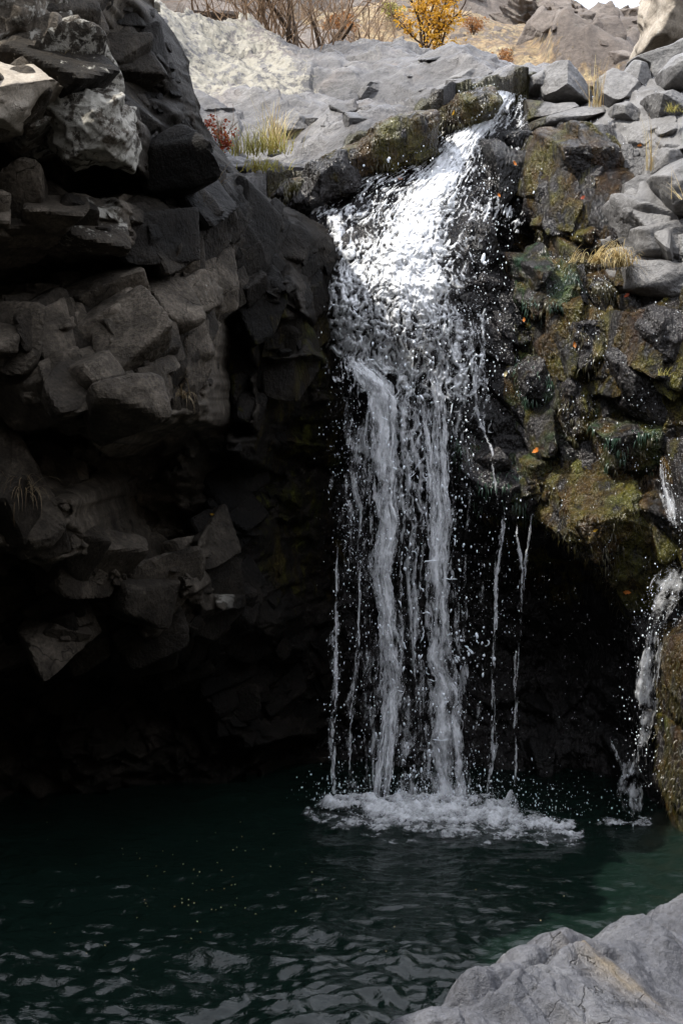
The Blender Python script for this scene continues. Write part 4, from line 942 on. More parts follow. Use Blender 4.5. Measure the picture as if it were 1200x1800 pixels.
LG = 'outcrops on the upper left cliff'
rock('ledge_block', 'sunlit pale flat-topped ledge block at the left edge of the cliff', 'ledge', [(-160,128),(40,112),(116,150),(72,188),(30,230),(-160,245)], 8.75, 0.5, 'tan', n=5, clips=[(0.05,-.42,.9,.55),(.6,-.6,-.3,.8)], nclip=1, seed=91, amp=0.03, angular=0.05, group=LG, attrs=lich(0.35))
rock('outcrop_block', 'rounded lichen-crusted block above the sunlit ledge', 'outcrop', [(-120,-60),(105,-50),(130,20),(134,62),(112,100),(20,112),(-120,104)], 9.35, 0.45, 'cliff', n=3, nclip=3, seed=92, amp=0.06, angular=0.10, group=LG, attrs=lich(0.75))
rock('outcrop_block', 'jutting block crusted with pale lichen over the black hollow', 'outcrop', [(95,180),(165,158),(232,182),(242,235),(226,290),(130,288),(90,250)], 9.1, 0.4, 'cliff', n=3, nclip=3, seed=93, amp=0.06, angular=0.12, group=LG, attrs=lich(0.95))

# ------------------------------------------------------------------ foreground bank rock: heightfield z(x, y)
def fore_rock():
    edge = [(640,1830,4.85),(670,1800,5.0),(730,1755,5.2),(790,1720,5.5),(870,1680,5.8),(960,1622,6.2),(1030,1600,6.45),(1100,1588,6.7),(1200,1570,6.95),(1400,1545,7.3)]
    e3 = PP(edge)
    pts = [tuple(p) for p in e3]
    for p in e3: pts.append((p[0] - 0.10, p[1] + 0.14, p[2] - 0.35)); pts.append((p[0] - 0.25, p[1] + 0.34, -0.6))
    pts += [tuple(P(*q)) for q in [(1000,1800,4.95),(1200,1800,5.05),(1200,1700,5.75),(1050,1690,5.75),(900,1760,5.2),(1400,1800,5.1),(1400,1650,6.2)]]
    pts += [(0.3,3.6,1.15),(1.5,3.6,1.2),(3,3.6,1.3),(0.0,3.6,0.6),(-0.5,3.6,-0.5),(3.5,5.5,1.2),(0.9,4.4,1.17),(2,4.4,1.2)]
    pts = np.array(pts); f = TPS(pts[:, 0], pts[:, 1], pts[:, 2], reg=0.003)
    x, y = relief_grid(-0.7, 2.6, 4.2, 7.9, 0.006)
    z = f(x, y)
    cr = PP([(690,1790,5.0),(765,1745,5.25),(800,1738,5.3),(880,1722,5.4),(960,1692,5.7),(1030,1655,5.95),(1075,1650,5.95)])[:, :2]
    d, s = line_dist(x + 0.03 * fbm(x * 6, y * 6, .3, 3, 901), y + 0.03 * fbm(x * 6, y * 6, 4.3, 3, 902), cr)
    # the near slab overrides the crack on one side, the far ledge lies lower
    side = np.interp(x, cr[:, 0], cr[:, 1]); inx = sstep(cr[0, 0] - 0.2, cr[0, 0] + 0.1, x) * (1 - sstep(cr[-1, 0] - 0.1, cr[-1, 0] + 0.25, x))
    z += 0.035 * inx * (sstep(0.03, -0.03, y - side)) * np.exp(-np.maximum(side - y, 0) / 0.35)
    z -= 0.015 + 0.11 * sstep(0.35, 1.3, x)
    z -= 0.11 * np.exp(-(d / 0.04) ** 2) * (0.35 + 0.65 * np.clip(0.6 + fbm(x * 4, y * 4, 1.3, 2, 903), 0, 1.3))
    z += 0.045 * fbm(x * 1.5, y * 1.5, 0.2, 3, 911)
    z += (chisel(x, y, 0.6, 921, 0.36, 0.22, 0.12, rot=0.6, sx=1.9, warp=0.05) - 0.03) * 0.9 + (chisel(x, y, 0.24, 931, 0.5, 0.35, 0.2, rot=0.75, sx=2.0, warp=0.05) - 0.02) * 0.9 + (chisel(x, y, 0.09, 935, 0.5, 0.35, 0.25, rot=0.4, sx=1.7, warp=0.05) - 0.01) * 0.6
    z += 0.5 * (chisel(x, y, 0.05, 936, 0.6, 0.4, 0.3, rot=0.7, sx=1.8) - 0.004)
    for q, (fx, fy) in enumerate(((1.1, 2.6), (2.4, 1.3), (3.2, 3.6))):
        cn = np.abs(perlin(x * fx + 0.25 * perlin(x * 7, y * 7, q, 960 + q) - 0.5 * y, y * fy + 0.25 * perlin(x * 7, y * 7, q + 3, 963 + q), 0.3 + q, 966 + q))
        z -= 0.022 * np.exp(-(cn / 0.016) ** 2) * np.clip(0.5 + 1.5 * perlin(x * 2.1, y * 2.1, q + .5, 969), 0, 1)
    z += 0.35 * blocks(x, y, 0.34, 937, 0.3, 2.0, 0.22, 0.22, rot=0.7, asp=2.2)
    z += 0.010 * ridge(x * 3 + y, y * 5 - x * 1.5, 0.6, 4, 913)
    z += 0.005 * fbm(x * 14, y * 14, z * 8, 4, 941)
    stain = 0.4 * np.exp(-(np.hypot(x - P(1045,1670,5.8)[0], (y - 5.8) * 0.8) / 0.10) ** 2) + 0.3 * np.exp(-(np.hypot(x - P(1110,1685,5.7)[0], y - 5.7) / 0.12) ** 2)
    V = np.stack([x, y, z], -1).reshape(-1, 3); F = grid_faces(*x.shape, (z > -0.5).ravel(), flip=True)[:, ::-1]
    V, F, A = compact(V, F, dict(ochre=stain))
    o = mesh_np('bank_rock', V, F, M['fore'], attrs=A)
    tag(base_origin(o), 'pale lilac-grey bank rock rising from the pool in the near corner', 'rock')
fore_rock()

# ------------------------------------------------------------------ falling water
class Acc:
    """collects pieces into one mesh"""
    def __init__(s): s.V, s.F, s.n, s.A = [], [], 0, []
    def add(s, V, F, a=None):
        V = np.asarray(V, float); s.V.append(V); s.F.append(np.asarray(F) + s.n); s.n += len(V); s.A.append(np.ones(len(V)) if a is None else np.asarray(a, float))
    def tube(s, pts, rad, sides=6, a=None):
        pts = np.asarray(pts, float); n = len(pts); t = np.gradient(pts, axis=0); t /= np.linalg.norm(t, axis=1)[:, None] + 1e-9
        ref = np.where(np.abs(t[:, :1]) > 0.85, [[0, 0, 1.0]], [[1.0, 0, 0]]); b = np.cross(t, ref); b /= np.linalg.norm(b, axis=1)[:, None] + 1e-9; c = np.cross(t, b)
        an = np.arange(sides) * 2 * np.pi / sides; rad = np.broadcast_to(np.asarray(rad, float), (n,))
        V = pts[:, None] + rad[:, None, None] * (np.cos(an)[None, :, None] * b[:, None] + np.sin(an)[None, :, None] * c[:, None])
        i = np.arange(n * sides).reshape(n, sides); j = np.roll(i, -1, 1)
        F = np.stack([i[:-1], j[:-1], j[1:], i[1:]], -1).reshape(-1, 4)
        s.add(V.reshape(-1, 3), F, None if a is None else np.repeat(a, sides))
    def build(s, name, mat, parent=None, attr='dens', smooth=True):
        return mesh_np(name, np.concatenate(s.V), np.concatenate(s.F), mat, parent, {attr: np.concatenate(s.A)}, smooth)

def wpoly(pts): return [(u, v) for u, v in pts]
def core(u, v, pts):
    """soft stroke along (u, v, halfwidth) points"""
    d, s = line_dist(u, v, [(p[0], p[1]) for p in pts]); w = np.interp(s, np.arange(len(pts)), [p[2] for p in pts])
    return np.exp(-(d / w) ** 2)

fall = empty('waterfall', P(720, 1425, 12.05), 'tall white waterfall splitting into two streams as it drops into the pool', 'waterfall')
def cascade():
    x, z = relief_grid(P(545,400,12.7)[0], P(915,180,14)[0] + 0.05, P(700,760,12.3)[2], P(880,165,14)[2], 0.0062)
    Y0 = fB(x, z); u = 600 + x / Y0 * F_PX; v = V_EYE - (z - CAM_Z) / Y0 * F_PX
    d = 1.05 * core(u, v, [(880,176,20),(855,215,27),(812,262,31),(785,305,37),(752,350,46),(728,395,60),(726,440,70),(705,480,88),(742,520,64),(750,545,30)])
    d = np.maximum(d, 0.52 * core(u, v, [(555,372,14),(600,388,20),(650,384,26),(700,355,30),(770,285,30)]))
    d = np.maximum(d, 0.78 * core(u, v, [(585,395,16),(612,440,30),(618,490,44),(604,545,40),(612,600,38),(640,650,34),(672,700,28),(680,760,22)]))
    ap = in_poly(u, v, [(575,478),(640,455),(760,490),(815,550),(836,640),(842,735),(790,720),(700,720),(640,650),(600,620)])
    d = np.maximum(d, 0.66 * sstep(22, -34, ap))
    d = np.maximum(d, 0.60 * core(u, v, [(845,555,7),(838,640,9),(845,735,10),(870,790,7)]))
    d = np.maximum(d, 0.5 * core(u, v, [(830,380,20),(880,365,22),(900,400,12)]))
    d = np.maximum(d, 0.45 * core(u, v, [(905,185,10),(905,230,10),(900,280,8)]))
    d = np.maximum(d, 0.5 * core(u, v, [(640,330,18),(700,318,20)]))
    low = sstep(530, 660, v)
    # flow coordinates: across the stream (fans out downhill) and along it
    uc = np.interp(v, [175,215,262,305,350,395,440,520,640,760], [878,852,805,775,732,708,702,700,706,706]); wd = np.interp(v, [175,215,262,305,350,395,440,520,640,760], [26,42,56,74,104,112,112,128,124,110])
    tn = (u - uc) / wd; sl = v / 100.0
    tw = tn + 0.10 * fbm(tn * 3, sl * 2.2, .3, 3, 1001); sw = sl + 0.12 * fbm(tn * 4, sl * 2.6, 4.3, 3, 1002)
    f1, f2, h, _, _ = cells(tw * 7.5, sw * 2.6, 1003); e1 = f2 - f1
    f1b, f2b, hb, _, _ = cells(tw * 15, sw * 6.5, 1004); e2 = f2b - f1b
    web = (1 - sstep(0.02, 0.36, e1)) * 0.7 + (1 - sstep(0.02, 0.42, e2)) * 0.45
    strk = fbm(tw * 11, sw * 2.6, 3.3, 4, 1006, 0.62) * 0.75 + 0.5
    fr = fbm(tw * 17, sw * 11, 2.2, 5, 1005, 0.68) * 0.8 + 0.5
    tex = (1 - low) * (0.34 * web + 0.24 * strk + 0.66 * fr) + low * (0.60 * web + 0.50 * strk + 0.1 * fr)
    dens = d * 1.12 + 0.16 * sstep(0.75, 1.0, d) * (1 - low) + (tex - 0.70) * (1.5 - 0.35 * np.clip(d, 0, 1))
    dens = np.where(d < 0.05, -1, dens) - sstep(640, 800, v) * 0.45
    bump = 0.07 * fbm(x * 4, z * 3.4, 0.5, 3, 1010) + 0.02 * web * low + 0.02 * strk + 0.024 * fr
    Y = Y0 - 0.10 - 0.09 * np.clip(d, 0, 1) - bump
    bl = sstep(560, 700, v); Y = Y * (1 - bl) + np.minimum(Y, 12.22 - bump) * bl
    keep = (dens > 0.02).ravel()
    V = np.stack([x, Y, z], -1).reshape(-1, 3); F = grid_faces(*x.shape, keep); V, F, A = compact(V, F, dict(dens=dens))
    mesh_np('cascade', V, F, M['foam'], fall, A)
cascade()
def veil():
    x, z = relief_grid(P(572,1000,12.1)[0], P(850,1000,12.1)[0], 0.0, P(700,640,12.2)[2], 0.0066)
    Yv = 12.06 + 0.05 * np.clip(z, 0, 4)
    u = 600 + x / Yv * F_PX; v = V_EYE - (z - CAM_Z) / Yv * F_PX
    wob = 16 * fbm(z * 1.3, u * 0.012, 0.4, 4, 1101) + 3 * fbm(z * 7, u * 0.03, 0.9, 3, 1108)
    uu = u + wob
    st = fbm(uu * 0.085, v * 0.004, 0.7, 3, 1102) * 1.1 + 0.4
    env = np.exp(-((u - 722) / 62) ** 2) * 0.55 + np.exp(-((u - 640) / 45) ** 2) * (0.42 - 0.2 * sstep(900, 1100, v)) + 0.28 * np.exp(-((u - 800) / 30) ** 2)
    env *= 1 - 0.2 * sstep(800, 1000, v)
    brk = fbm(u * 0.05, v * 0.03, 1.7, 4, 1103) * 0.9
    st2 = fbm(uu * 0.22, v * 0.006, 2.7, 3, 1112) * 1.0 + 0.5
    dens = env * 0.95 + 0.40 * (st - 0.5) + 0.35 * (st2 - 0.5) + 0.38 * brk - 0.15
    for c, w, amp in [([(590,1060,4),(588,1200,5),(586,1400,4)],1,.75),([(632,1150,3),(620,1240,5),(612,1390,4)],1,.65),([(652,1180,3),(648,1400,4)],1,.5),
                      ([(738,640,6),(744,760,7),(748,900,5),(742,1000,4)],1,.6),([(712,760,5),(716,900,5),(722,1050,4)],1,.45),([(700,1180,5),(712,1260,6),(722,1330,5)],1,.5),
                      ([(690,640,6),(724,720,6)],1,.6),([(800,640,6),(806,720,6),(795,780,6)],1,.65),([(772,640,6),(786,720,6),(778,800,5)],1,.6),([(684,1240,4),(690,1300,6),(680,1400,5)],1,.7),
                      ([(745,1280,6),(738,1400,7)],1,.5),([(775,1240,8),(770,1330,8),(760,1405,8)],1,.45)]:
        dens = np.maximum(dens, amp * core(uu, v, [(a, b, q * w) for a, b, q in c]) * (0.62 + 0.7 * brk + 0.3 * (st2 - .5)))
    f1, f2, h, _, _ = cells((x + 0.03 * brk) / 0.075, (z) / 0.13, 1104)
    dens += 0.35 * (1 - sstep(0.0, 0.2, f2 - f1)) * np.exp(-((u - 725) / 55) ** 2) * (1 - sstep(900, 1000, v))
    dens = dens * sstep(0, 120, v - 640)
    Y = Yv - 0.05 * st - 0.03 * fbm(x * 10, z * 3, .3, 3, 1105) + 0.03 * np.sin(u * 0.05)
    V = np.stack([x, Y, z], -1).reshape(-1, 3); F = grid_faces(*x.shape, (dens > 0.02).ravel()); V, F, A = compact(V, F, dict(dens=dens))
    mesh_np('veil', V, F, M['foam'], fall, A)
veil()
def stream(name, path, parent, ring=30, step=0.008, rag=0.6, gaps=0.0, seed=0, flat=0.45, base=0.66):
    """a round falling rope of white water, ragged and pierced"""
    pts = PP([(u, v, Y) for u, v, Y, w in path]); w = np.array([q[3] * m_px(q[2]) for q in path])
    L = np.r_[0, np.cumsum(np.linalg.norm(np.diff(pts, axis=0), axis=1))]; n = max(4, int(L[-1] / step)); s = np.linspace(0, L[-1], n)
    c = np.stack([np.interp(s, L, pts[:, k]) for k in range(3)], 1)
    for _ in range(6): c[1:-1] = (c[:-2] + 2 * c[1:-1] + c[2:]) / 4
    hw = np.interp(s, L, w)
    c[:, 0] += 0.45 * hw * fbm(s * 2.6, seed, 0.3, 4, 1200 + seed); an = np.arange(ring) * 2 * np.pi / ring
    S, A_ = np.meshgrid(s, an, indexing='ij'); ca, sa = np.cos(A_), np.sin(A_)
    hw2 = hw[:, None] * (1 + rag * fbm(ca * 1.4 + seed, sa * 1.4, S * 3.5, 4, 1210 + seed))
    X = c[:, 0:1] + hw2 * ca; Yy = c[:, 1:2] + flat * hw2 * sa; Z = c[:, 2:3] + 0 * ca
    X += 0.009 * fbm(X * 30, Yy * 30, Z * 14, 4, 1211)
    dens = base + 0.5 * fbm(ca * 2.2 + seed, sa * 2.2, S * 2.2, 4, 1220 + seed) - 0.42 * np.abs(ca) ** 3 + 0.35 * fbm(ca * 5 + seed, sa * 5, S * 9, 3, 1225 + seed)
    dens += 0.30 * fbm(S * 4, ca * 1.2, seed + .2, 3, 1228 + seed) + 0.55 * fbm(ca * 3.3 + 0.3 * seed, sa * 3.3, S * 1.1, 3, 1227 + seed)
    if gaps: dens -= gaps * np.clip(fbm(S * 6, ca * 0.6, seed + .5, 3, 1230 + seed) * 1.6 + 0.35, 0, 1)
    dens = dens * np.minimum(1, np.minimum(S / 0.25 + 0.05, (L[-1] - S) / 0.22 + (0.5 if path[-1][1] > 1380 else 0.02)))
    i = np.arange(n * ring).reshape(n, ring); j = np.roll(i, -1, 1)
    F = np.stack([i[:-1], j[:-1], j[1:], i[1:]], -1).reshape(-1, 4)
    if ring <= 16: dens = dens - 0.14
    return mesh_np(name, np.stack([X, Yy, Z], -1).reshape(-1, 3), F, M['foam'], parent, dict(dens=dens))
stream('stream', [(612,620,12.22,12),(640,655,12.16,20),(668,700,12.14,24),(676,760,12.14,21),(676,830,12.13,17),(680,900,12.12,20),(678,960,12.11,20),(672,1020,12.1,15),(682,1080,12.1,16),(684,1160,12.1,18),(690,1210,12.1,18),(678,1270,12.08,8),(668,1340,12.06,7),(662,1400,12.05,6)], fall, ring=44, seed=1)
stream('stream', [(752,620,12.2,7),(768,700,12.15,10),(776,800,12.13,11),(778,900,12.12,13),(772,980,12.12,17),(768,1060,12.1,18),(772,1140,12.1,20),(776,1220,12.08,25),(784,1290,12.07,28),(792,1360,12.06,30),(800,1412,12.05,26)], fall, ring=44, seed=2, gaps=0.15)
stream('strand', [(738,690,12.12,6),(752,760,12.1,8),(758,860,12.1,8),(762,950,12.1,9),(764,1000,12.1,5)], fall, ring=20, seed=3, gaps=0.2)
stream('strand', [(826,545,12.3,5),(834,640,12.22,6),(838,720,12.2,6),(846,745,12.18,6),(862,790,12.05,4),(872,850,12.0,4),(874,900,12.0,3)], fall, ring=16, seed=4, gaps=0.5)
stream('strand', [(690,1180,12.06,7),(692,1260,12.05,9),(684,1340,12.04,9),(676,1402,12.04,7)], fall, ring=20, seed=5, gaps=0.2)
stream('strand', [(886,872,12.1,3),(884,925,12.0,4),(874,985,11.98,5),(871,1060,11.98,4),(867,1150,11.97,3),(866,1260,11.97,3),(864,1400,11.97,2)], fall, ring=12, seed=6, gaps=0.5)
stream('strand', [(906,878,12.1,2.5),(908,940,11.98,3),(918,1000,11.98,4),(914,1070,11.97,5),(910,1130,11.97,4),(904,1200,11.97,4),(906,1300,11.97,3),(904,1410,11.97,2)], fall, ring=12, seed=7, gaps=0.6)
stream('strand', [(932,880,12.05,2),(930,930,11.98,2.5),(922,1000,11.98,3),(918,1060,11.98,2)], fall, ring=12, seed=8, gaps=0.8)
stream('strand', [(594,900,12.1,2),(590,1060,12.08,3),(590,1180,12.08,5),(587,1290,12.07,4),(584,1400,12.06,3)], fall, ring=12, seed=9, gaps=0.5)
stream('strand', [(634,960,12.1,2),(628,1140,12.08,2.5),(622,1220,12.08,4),(614,1320,12.07,3),(610,1400,12.06,4)], fall, ring=12, seed=10, gaps=0.4)
stream('strand', [(862,1255,12.0,4),(866,1300,12.0,12),(862,1340,12.0,5),(856,1400,12.0,3)], fall, ring=16, seed=11, gaps=0.5)

side = empty('side_trickle', P(1120, 1450, 11.5), 'thin side trickle running down the wet rocks at the right edge', 'trickle')
stream('strand', [(1164,800,11.35,5),(1168,850,11.25,8),(1176,890,11.2,13),(1192,940,11.1,15)], side, ring=24, seed=12, gaps=0.3, base=0.55)
stream('strand', [(1192,985,11.05,16),(1178,1030,11.2,26),(1160,1075,11.4,26),(1142,1110,11.5,20)], side, ring=30, seed=13, gaps=0.35, base=0.52, flat=0.3)
stream('strand', [(1150,1090,11.45,8),(1136,1160,11.45,16),(1128,1230,11.45,22),(1122,1310,11.45,17),(1112,1390,11.45,22),(1108,1450,11.45,10)], side, ring=24, seed=14, gaps=0.55, base=0.5)
stream('strand', [(1166,1095,11.4,4),(1154,1170,11.4,4),(1146,1240,11.4,4)], side, ring=12, seed=15, gaps=0.5)
stream('strand', [(1070,1290,11.9,14),(1085,1320,11.85,16),(1100,1360,11.8,10)], side, ring=20, seed=16, gaps=0.8, base=0.4)

# drops, beads and ligaments thrown off the fall
def spray(parent, spots, name='spray', seed=1):
    rs = np.random.RandomState(seed); bm_v, bm_f = sphere(1); big_v, big_f = sphere(2)
    acc_v, acc_f, nv = [], [], 0
    for (pts, spread, yj, count, r0, r1, fat) in spots:
        count = int(count * 0.95)
        pts = np.array(pts, float); L = np.r_[0, np.cumsum(np.hypot(np.diff(pts[:, 0]), np.diff(pts[:, 1])))]
        t = rs.rand(count) * L[-1]; u = np.interp(t, L, pts[:, 0]) + rs.randn(count) * spread; v = np.interp(t, L, pts[:, 1]) + rs.randn(count) * min(spread, 25); Y = np.interp(t, L, pts[:, 2]) - np.abs(rs.randn(count)) * yj
        for a, b, c in zip(u, v, Y):
            r = 0.66 * (r0 + (r1 - r0) * rs.rand() ** fat) * m_px(c)
            V, F = (big_v, big_f) if r > 0.008 else (bm_v, bm_f)
            p = P(a, b, c)
            if p[2] < 0.01: continue
            q = V * r * np.array([1 + .25 * rs.randn(), 1, 1 + 0.9 * abs(rs.randn())]); an = rs.randn() * 0.3
            q = np.stack([q[:, 0] * math.cos(an) - q[:, 2] * math.sin(an), q[:, 1], q[:, 0] * math.sin(an) + q[:, 2] * math.cos(an)], 1)
            acc_v.append(q + p); acc_f.append(F + nv); nv += len(V)
    o = mesh_np(name, np.concatenate(acc_v), np.concatenate(acc_f), M['drop'], parent)
    o['kind'] = 'stuff'; return o
spray(fall, [
    ([(610,600,12.1),(615,800,12.1),(630,1050,12.05)], 24, .1, 800, .4, 1.7, 4),
    ([(640,700,12.1),(640,1000,12.1),(650,1400,12.0)], 30, .12, 500, .5, 2.2, 3),
    ([(720,560,12.1),(725,900,12.0),(730,1400,11.95)], 36, .14, 1100, .6, 3.2, 4),
    ([(800,560,12.1),(810,800,12.0),(810,1100,12.0),(825,1400,11.95)], 24, .12, 800, .5, 2.8, 4),
    ([(850,300,12.9),(850,430,12.5),(860,560,12.4),(850,700,12.2)], 30, .12, 600, .5, 2.2, 4),
    ([(885,900,12.0),(885,1150,11.98),(880,1400,11.9)], 22, .12, 260, .4, 1.9, 4),
    ([(590,1080,12.05),(588,1400,12.0)], 9, .06, 130, .5, 2.0, 2),
    ([(640,1400,11.98),(860,1405,11.9)], 70, .2, 1100, .35, 2.0, 4),
    ([(560,1400,12.0),(950,1410,11.8),(1050,1440,11.7)], 35, .25, 900, .4, 2.2, 3),
    ([(760,300,12.95),(700,380,12.65),(700,470,12.4),(700,560,12.2)], 50, .12, 700, .6, 3.0, 3),
    ([(855,455,12.35),(852,448,12.35)], 6, .02, 3, 3.5, 5.0, 1),
    ([(850,1120,12.0),(800,1145,12.0)], 12, .05, 40, 1.0, 4.0, 2),
    ([(940,1000,12),(1040,1200,12),(1000,1400,11.8)], 50, .15, 110, .35, 1.0, 3)], seed=4)
spray(side, [([(1165,800,11.3),(1190,930,11.1)], 10, .05, 90, .5, 2.0, 3), ([(1185,1000,11.1),(1140,1120,11.4)], 22, .08, 240, .5, 2.2, 3), ([(1130,1140,11.4),(1110,1440,11.4)], 22, .08, 220, .5, 2.0, 3)], seed=5)
def ligaments():
    acc = Acc(); r = random.Random(8)
    spots = [(720, 700, 50, 180, 26), (720, 900, 45, 180, 22), (735, 1060, 40, 60, 12), (730, 1180, 40, 60, 14), (820, 1140, 36, 10, 10), (800, 980, 20, 150, 8), (700, 540, 90, 60, 34), (640, 560, 50, 80, 20), (790, 680, 40, 60, 14), (740, 1330, 50, 60, 10), (860, 370, 30, 40, 8)]
    for cu, cv, su, sv, n in spots:
        for _ in range(n // 3):
            u, v = cu + r.gauss(0, su * .6), cv + r.gauss(0, sv * .6); Y = 12.02 + (0.05 if v > 650 else 0.1 + (650 - v) * 0.0007) - r.random() * 0.12
            if v < 480: Y = float(fB(*P(u, v, 12.6)[[0, 2]])) - 0.22
            a = r.uniform(0, 6.28); k = r.uniform(-0.5, 0.5); L = r.uniform(2.2, 5.0); n_ = r.randint(4, 7); pts, rad = [], []
            rb = r.uniform(0.5, 1.2)
            for i in range(n_):
                pts.append(P(u, v, Y)); rad.append(rb * (0.6 + 0.6 * r.random()) * (1.4 if i in (1, n_ - 2) else 1) * (0.15 if i in (0, n_ - 1) else 1) * m_px(Y))
                u += L * math.cos(a); v += L * math.sin(a); a += k + r.gauss(0, 0.35)
            acc.tube(pts, rad, 7)
    o = acc.build('ligaments', M['drop'], fall); o['kind'] = 'stuff'
ligaments()
def pool_foam():
    x, y = relief_grid(P(470,1430,12)[0], P(1170,1430,11.5)[0], 9.6, 12.75, 0.011)
    u = 600 + x / y * F_PX; v = V_EYE + CAM_Z / y * F_PX
    d = 1.15 * core(u, v, [(580,1436,16),(650,1440,24),(720,1444,30),(800,1450,32),(880,1458,28),(940,1468,14),(1010,1472,8)])
    d = np.maximum(d, 0.55 * core(u, v, [(540,1448,10),(620,1466,16),(700,1478,18),(800,1482,14),(900,1486,14),(960,1486,10),(1030,1484,8)]))
    d = np.maximum(d, 0.65 * core(u, v, [(1060,1462,6),(1110,1466,8),(1150,1462,6)]))
    d = np.maximum(d, 0.35 * core(u, v, [(860,1494,10),(960,1500,12),(1040,1492,10)]))
    fr = fbm(x * 9, y * 6, .5, 5, 1301, 0.62); f1, f2, h, _, _ = cells(x / 0.12 + 0.6 * fr, y / 0.2, 1302)
    dens = d * 1.15 + 0.8 * fr - 0.22 + 0.25 * (1 - sstep(0, .3, f2 - f1)) * (d < 0.8) - 0.1
    dens = np.where(d < 0.05, -1, dens)
    hgt = 0.006 + np.clip(d, 0, 1) * (0.05 * sstep(11.2, 12.0, y) + 0.02) * (0.75 + 0.8 * fbm(x * 4, y * 4, .2, 4, 1303)) + 0.02 * fr * d
    hgt += 0.02 * fbm(x * 28, y * 20, .9, 4, 1307) * np.clip(d, 0, 1)
    sp = np.exp(-(np.hypot(x - P(900,1440,11.75)[0], y - 11.75) / 0.05) ** 2)
    hgt += sp * 0.10 * (1 + 0.8 * fr)
    V = np.stack([x, y, hgt + 0.03], -1).reshape(-1, 3); F = grid_faces(*x.shape, (dens > 0.02).ravel()); V, F, A = compact(V, F, dict(dens=dens))
    tag(base_origin(mesh_np('foam', V, F, M['poolfoam'], attrs=A)), 'churning white foam where the waterfall strikes the pool', 'foam', kind='stuff')
pool_foam()

# ------------------------------------------------------------------ plants
def blade(acc, p, az, lean, L, w, droop, r, n=6, tint=0.0):
    p = np.array(p, float); el = math.pi / 2 - lean; pts = []; step = L / n
    side = np.array([-math.sin(az), math.cos(az), 0]) ; q = p.copy(); sd = []
    for i in range(n + 1):
        pts.append(q.copy()); d = np.array([math.cos(az) * math.cos(el), math.sin(az) * math.cos(el), math.sin(el)])
        q = q + d * step; el -= droop / n * (0.6 + 0.8 * i / n); az += r.gauss(0, 0.08)
    pts = np.array(pts); wd = w * np.linspace(1, 0.12, n + 1)[:, None]
    V = np.concatenate([pts - side * wd / 2, pts + side * wd / 2]); i = np.arange(n)
    acc.add(V, np.stack([i, i + 1, i + n + 2, i + n + 1], 1), np.full(len(V), tint))
def tuft(label, u, v, Y, n, L, lean, droop, mat, w=0.006, spread=0.05, az0=None, seed=0, group=None, name='grass_tuft', cat='grass tuft'):
    r = random.Random(seed + 40); acc = Acc(); b = P(u, v, Y)
    for _ in range(n):
        az = r.uniform(0, 6.28) if az0 is None else az0 + r.gauss(0, 0.5)
        blade(acc, b + np.array([r.gauss(0, spread), r.gauss(0, spread * .5), r.gauss(0, spread * .15)]), az, abs(r.gauss(lean, 0.25)), L * r.uniform(0.5, 1.1), w * r.uniform(0.7, 1.3), droop * r.uniform(0.6, 1.3), r, tint=r.random() ** 2)
    o = acc.build(name, M[mat], None, 'tint'); o.location = (0, 0, 0)
    me = o.data; me.transform(Matrix.Translation(-Vector(b))); o.location = b
    return tag(o, label, cat, group)
GT = 'grass tufts on the rocks'
tuft('pale drooping straw tuft over the small round brown rock', 1045, 462, 12.0, 60, 0.32, 0.75, 2.2, 'straw', 0.007, 0.035, -0.9, 1, GT)
tuft('dense pale straw tuft hanging between grey slabs, right half of the bright clump', 1088, 468, 11.95, 110, 0.28, 0.5, 2.6, 'straw', 0.007, 0.04, -1.9, 2, GT)
tuft('few yellow blades on the ledge under the mossy face', 1008, 462, 12.2, 14, 0.16, 0.5, 1.8, 'straw', 0.008, 0.03, None, 3, GT)
tuft('two yellow blades at the black alcove corner', 970, 462, 12.3, 6, 0.14, 0.8, 1.5, 'straw', 0.008, 0.02, 3.0, 4, GT)
tuft('tall upright straw stems standing among the grey boulders', 1046, 188, 13.2, 26, 0.40, 0.08, 0.25, 'straw', 0.006, 0.025, None, 5, GT)
tuft('dry brown stems hanging in the crack right of the dome-shaped boulder', 1140, 300, 12.2, 30, 0.42, 0.06, 0.3, 'straw', 0.006, 0.018, None, 6, GT)
tuft('thin bent dry stalks leaning across slabs at the right edge', 1195, 350, 11.6, 9, 0.30, 0.7, 0.6, 'straw', 0.006, 0.03, 2.6, 7, GT)
tuft('mossy yellow tuft on the grey slab at the right edge', 1180, 196, 12.5, 60, 0.09, 0.6, 1.2, 'grass', 0.006, 0.035, None, 8, GT)
tuft('yellow-green grass clump on the shelf edge left of the stones', 455, 268, 13.25, 220, 0.26, 0.35, 0.9, 'grass', 0.008, 0.12, None, 9, GT)
tuft('taller straw-coloured stems at the right side of the shelf grass', 487, 262, 13.3, 70, 0.42, 0.18, 0.7, 'straw', 0.008, 0.05, None, 10, GT)
tuft('short yellow fringe of grass drooping over the shelf edge', 462, 298, 12.95, 90, 0.16, 0.7, 1.6, 'grass', 0.008, 0.09, -1.5, 11, GT)
tuft('tiny yellow tuft on the leathery wet rock', 1165, 660, 11.3, 26, 0.07, 0.6, 1.4, 'grass', 0.006, 0.025, None, 12, GT)
HG = 'dry grass hanging on the dark cliff'
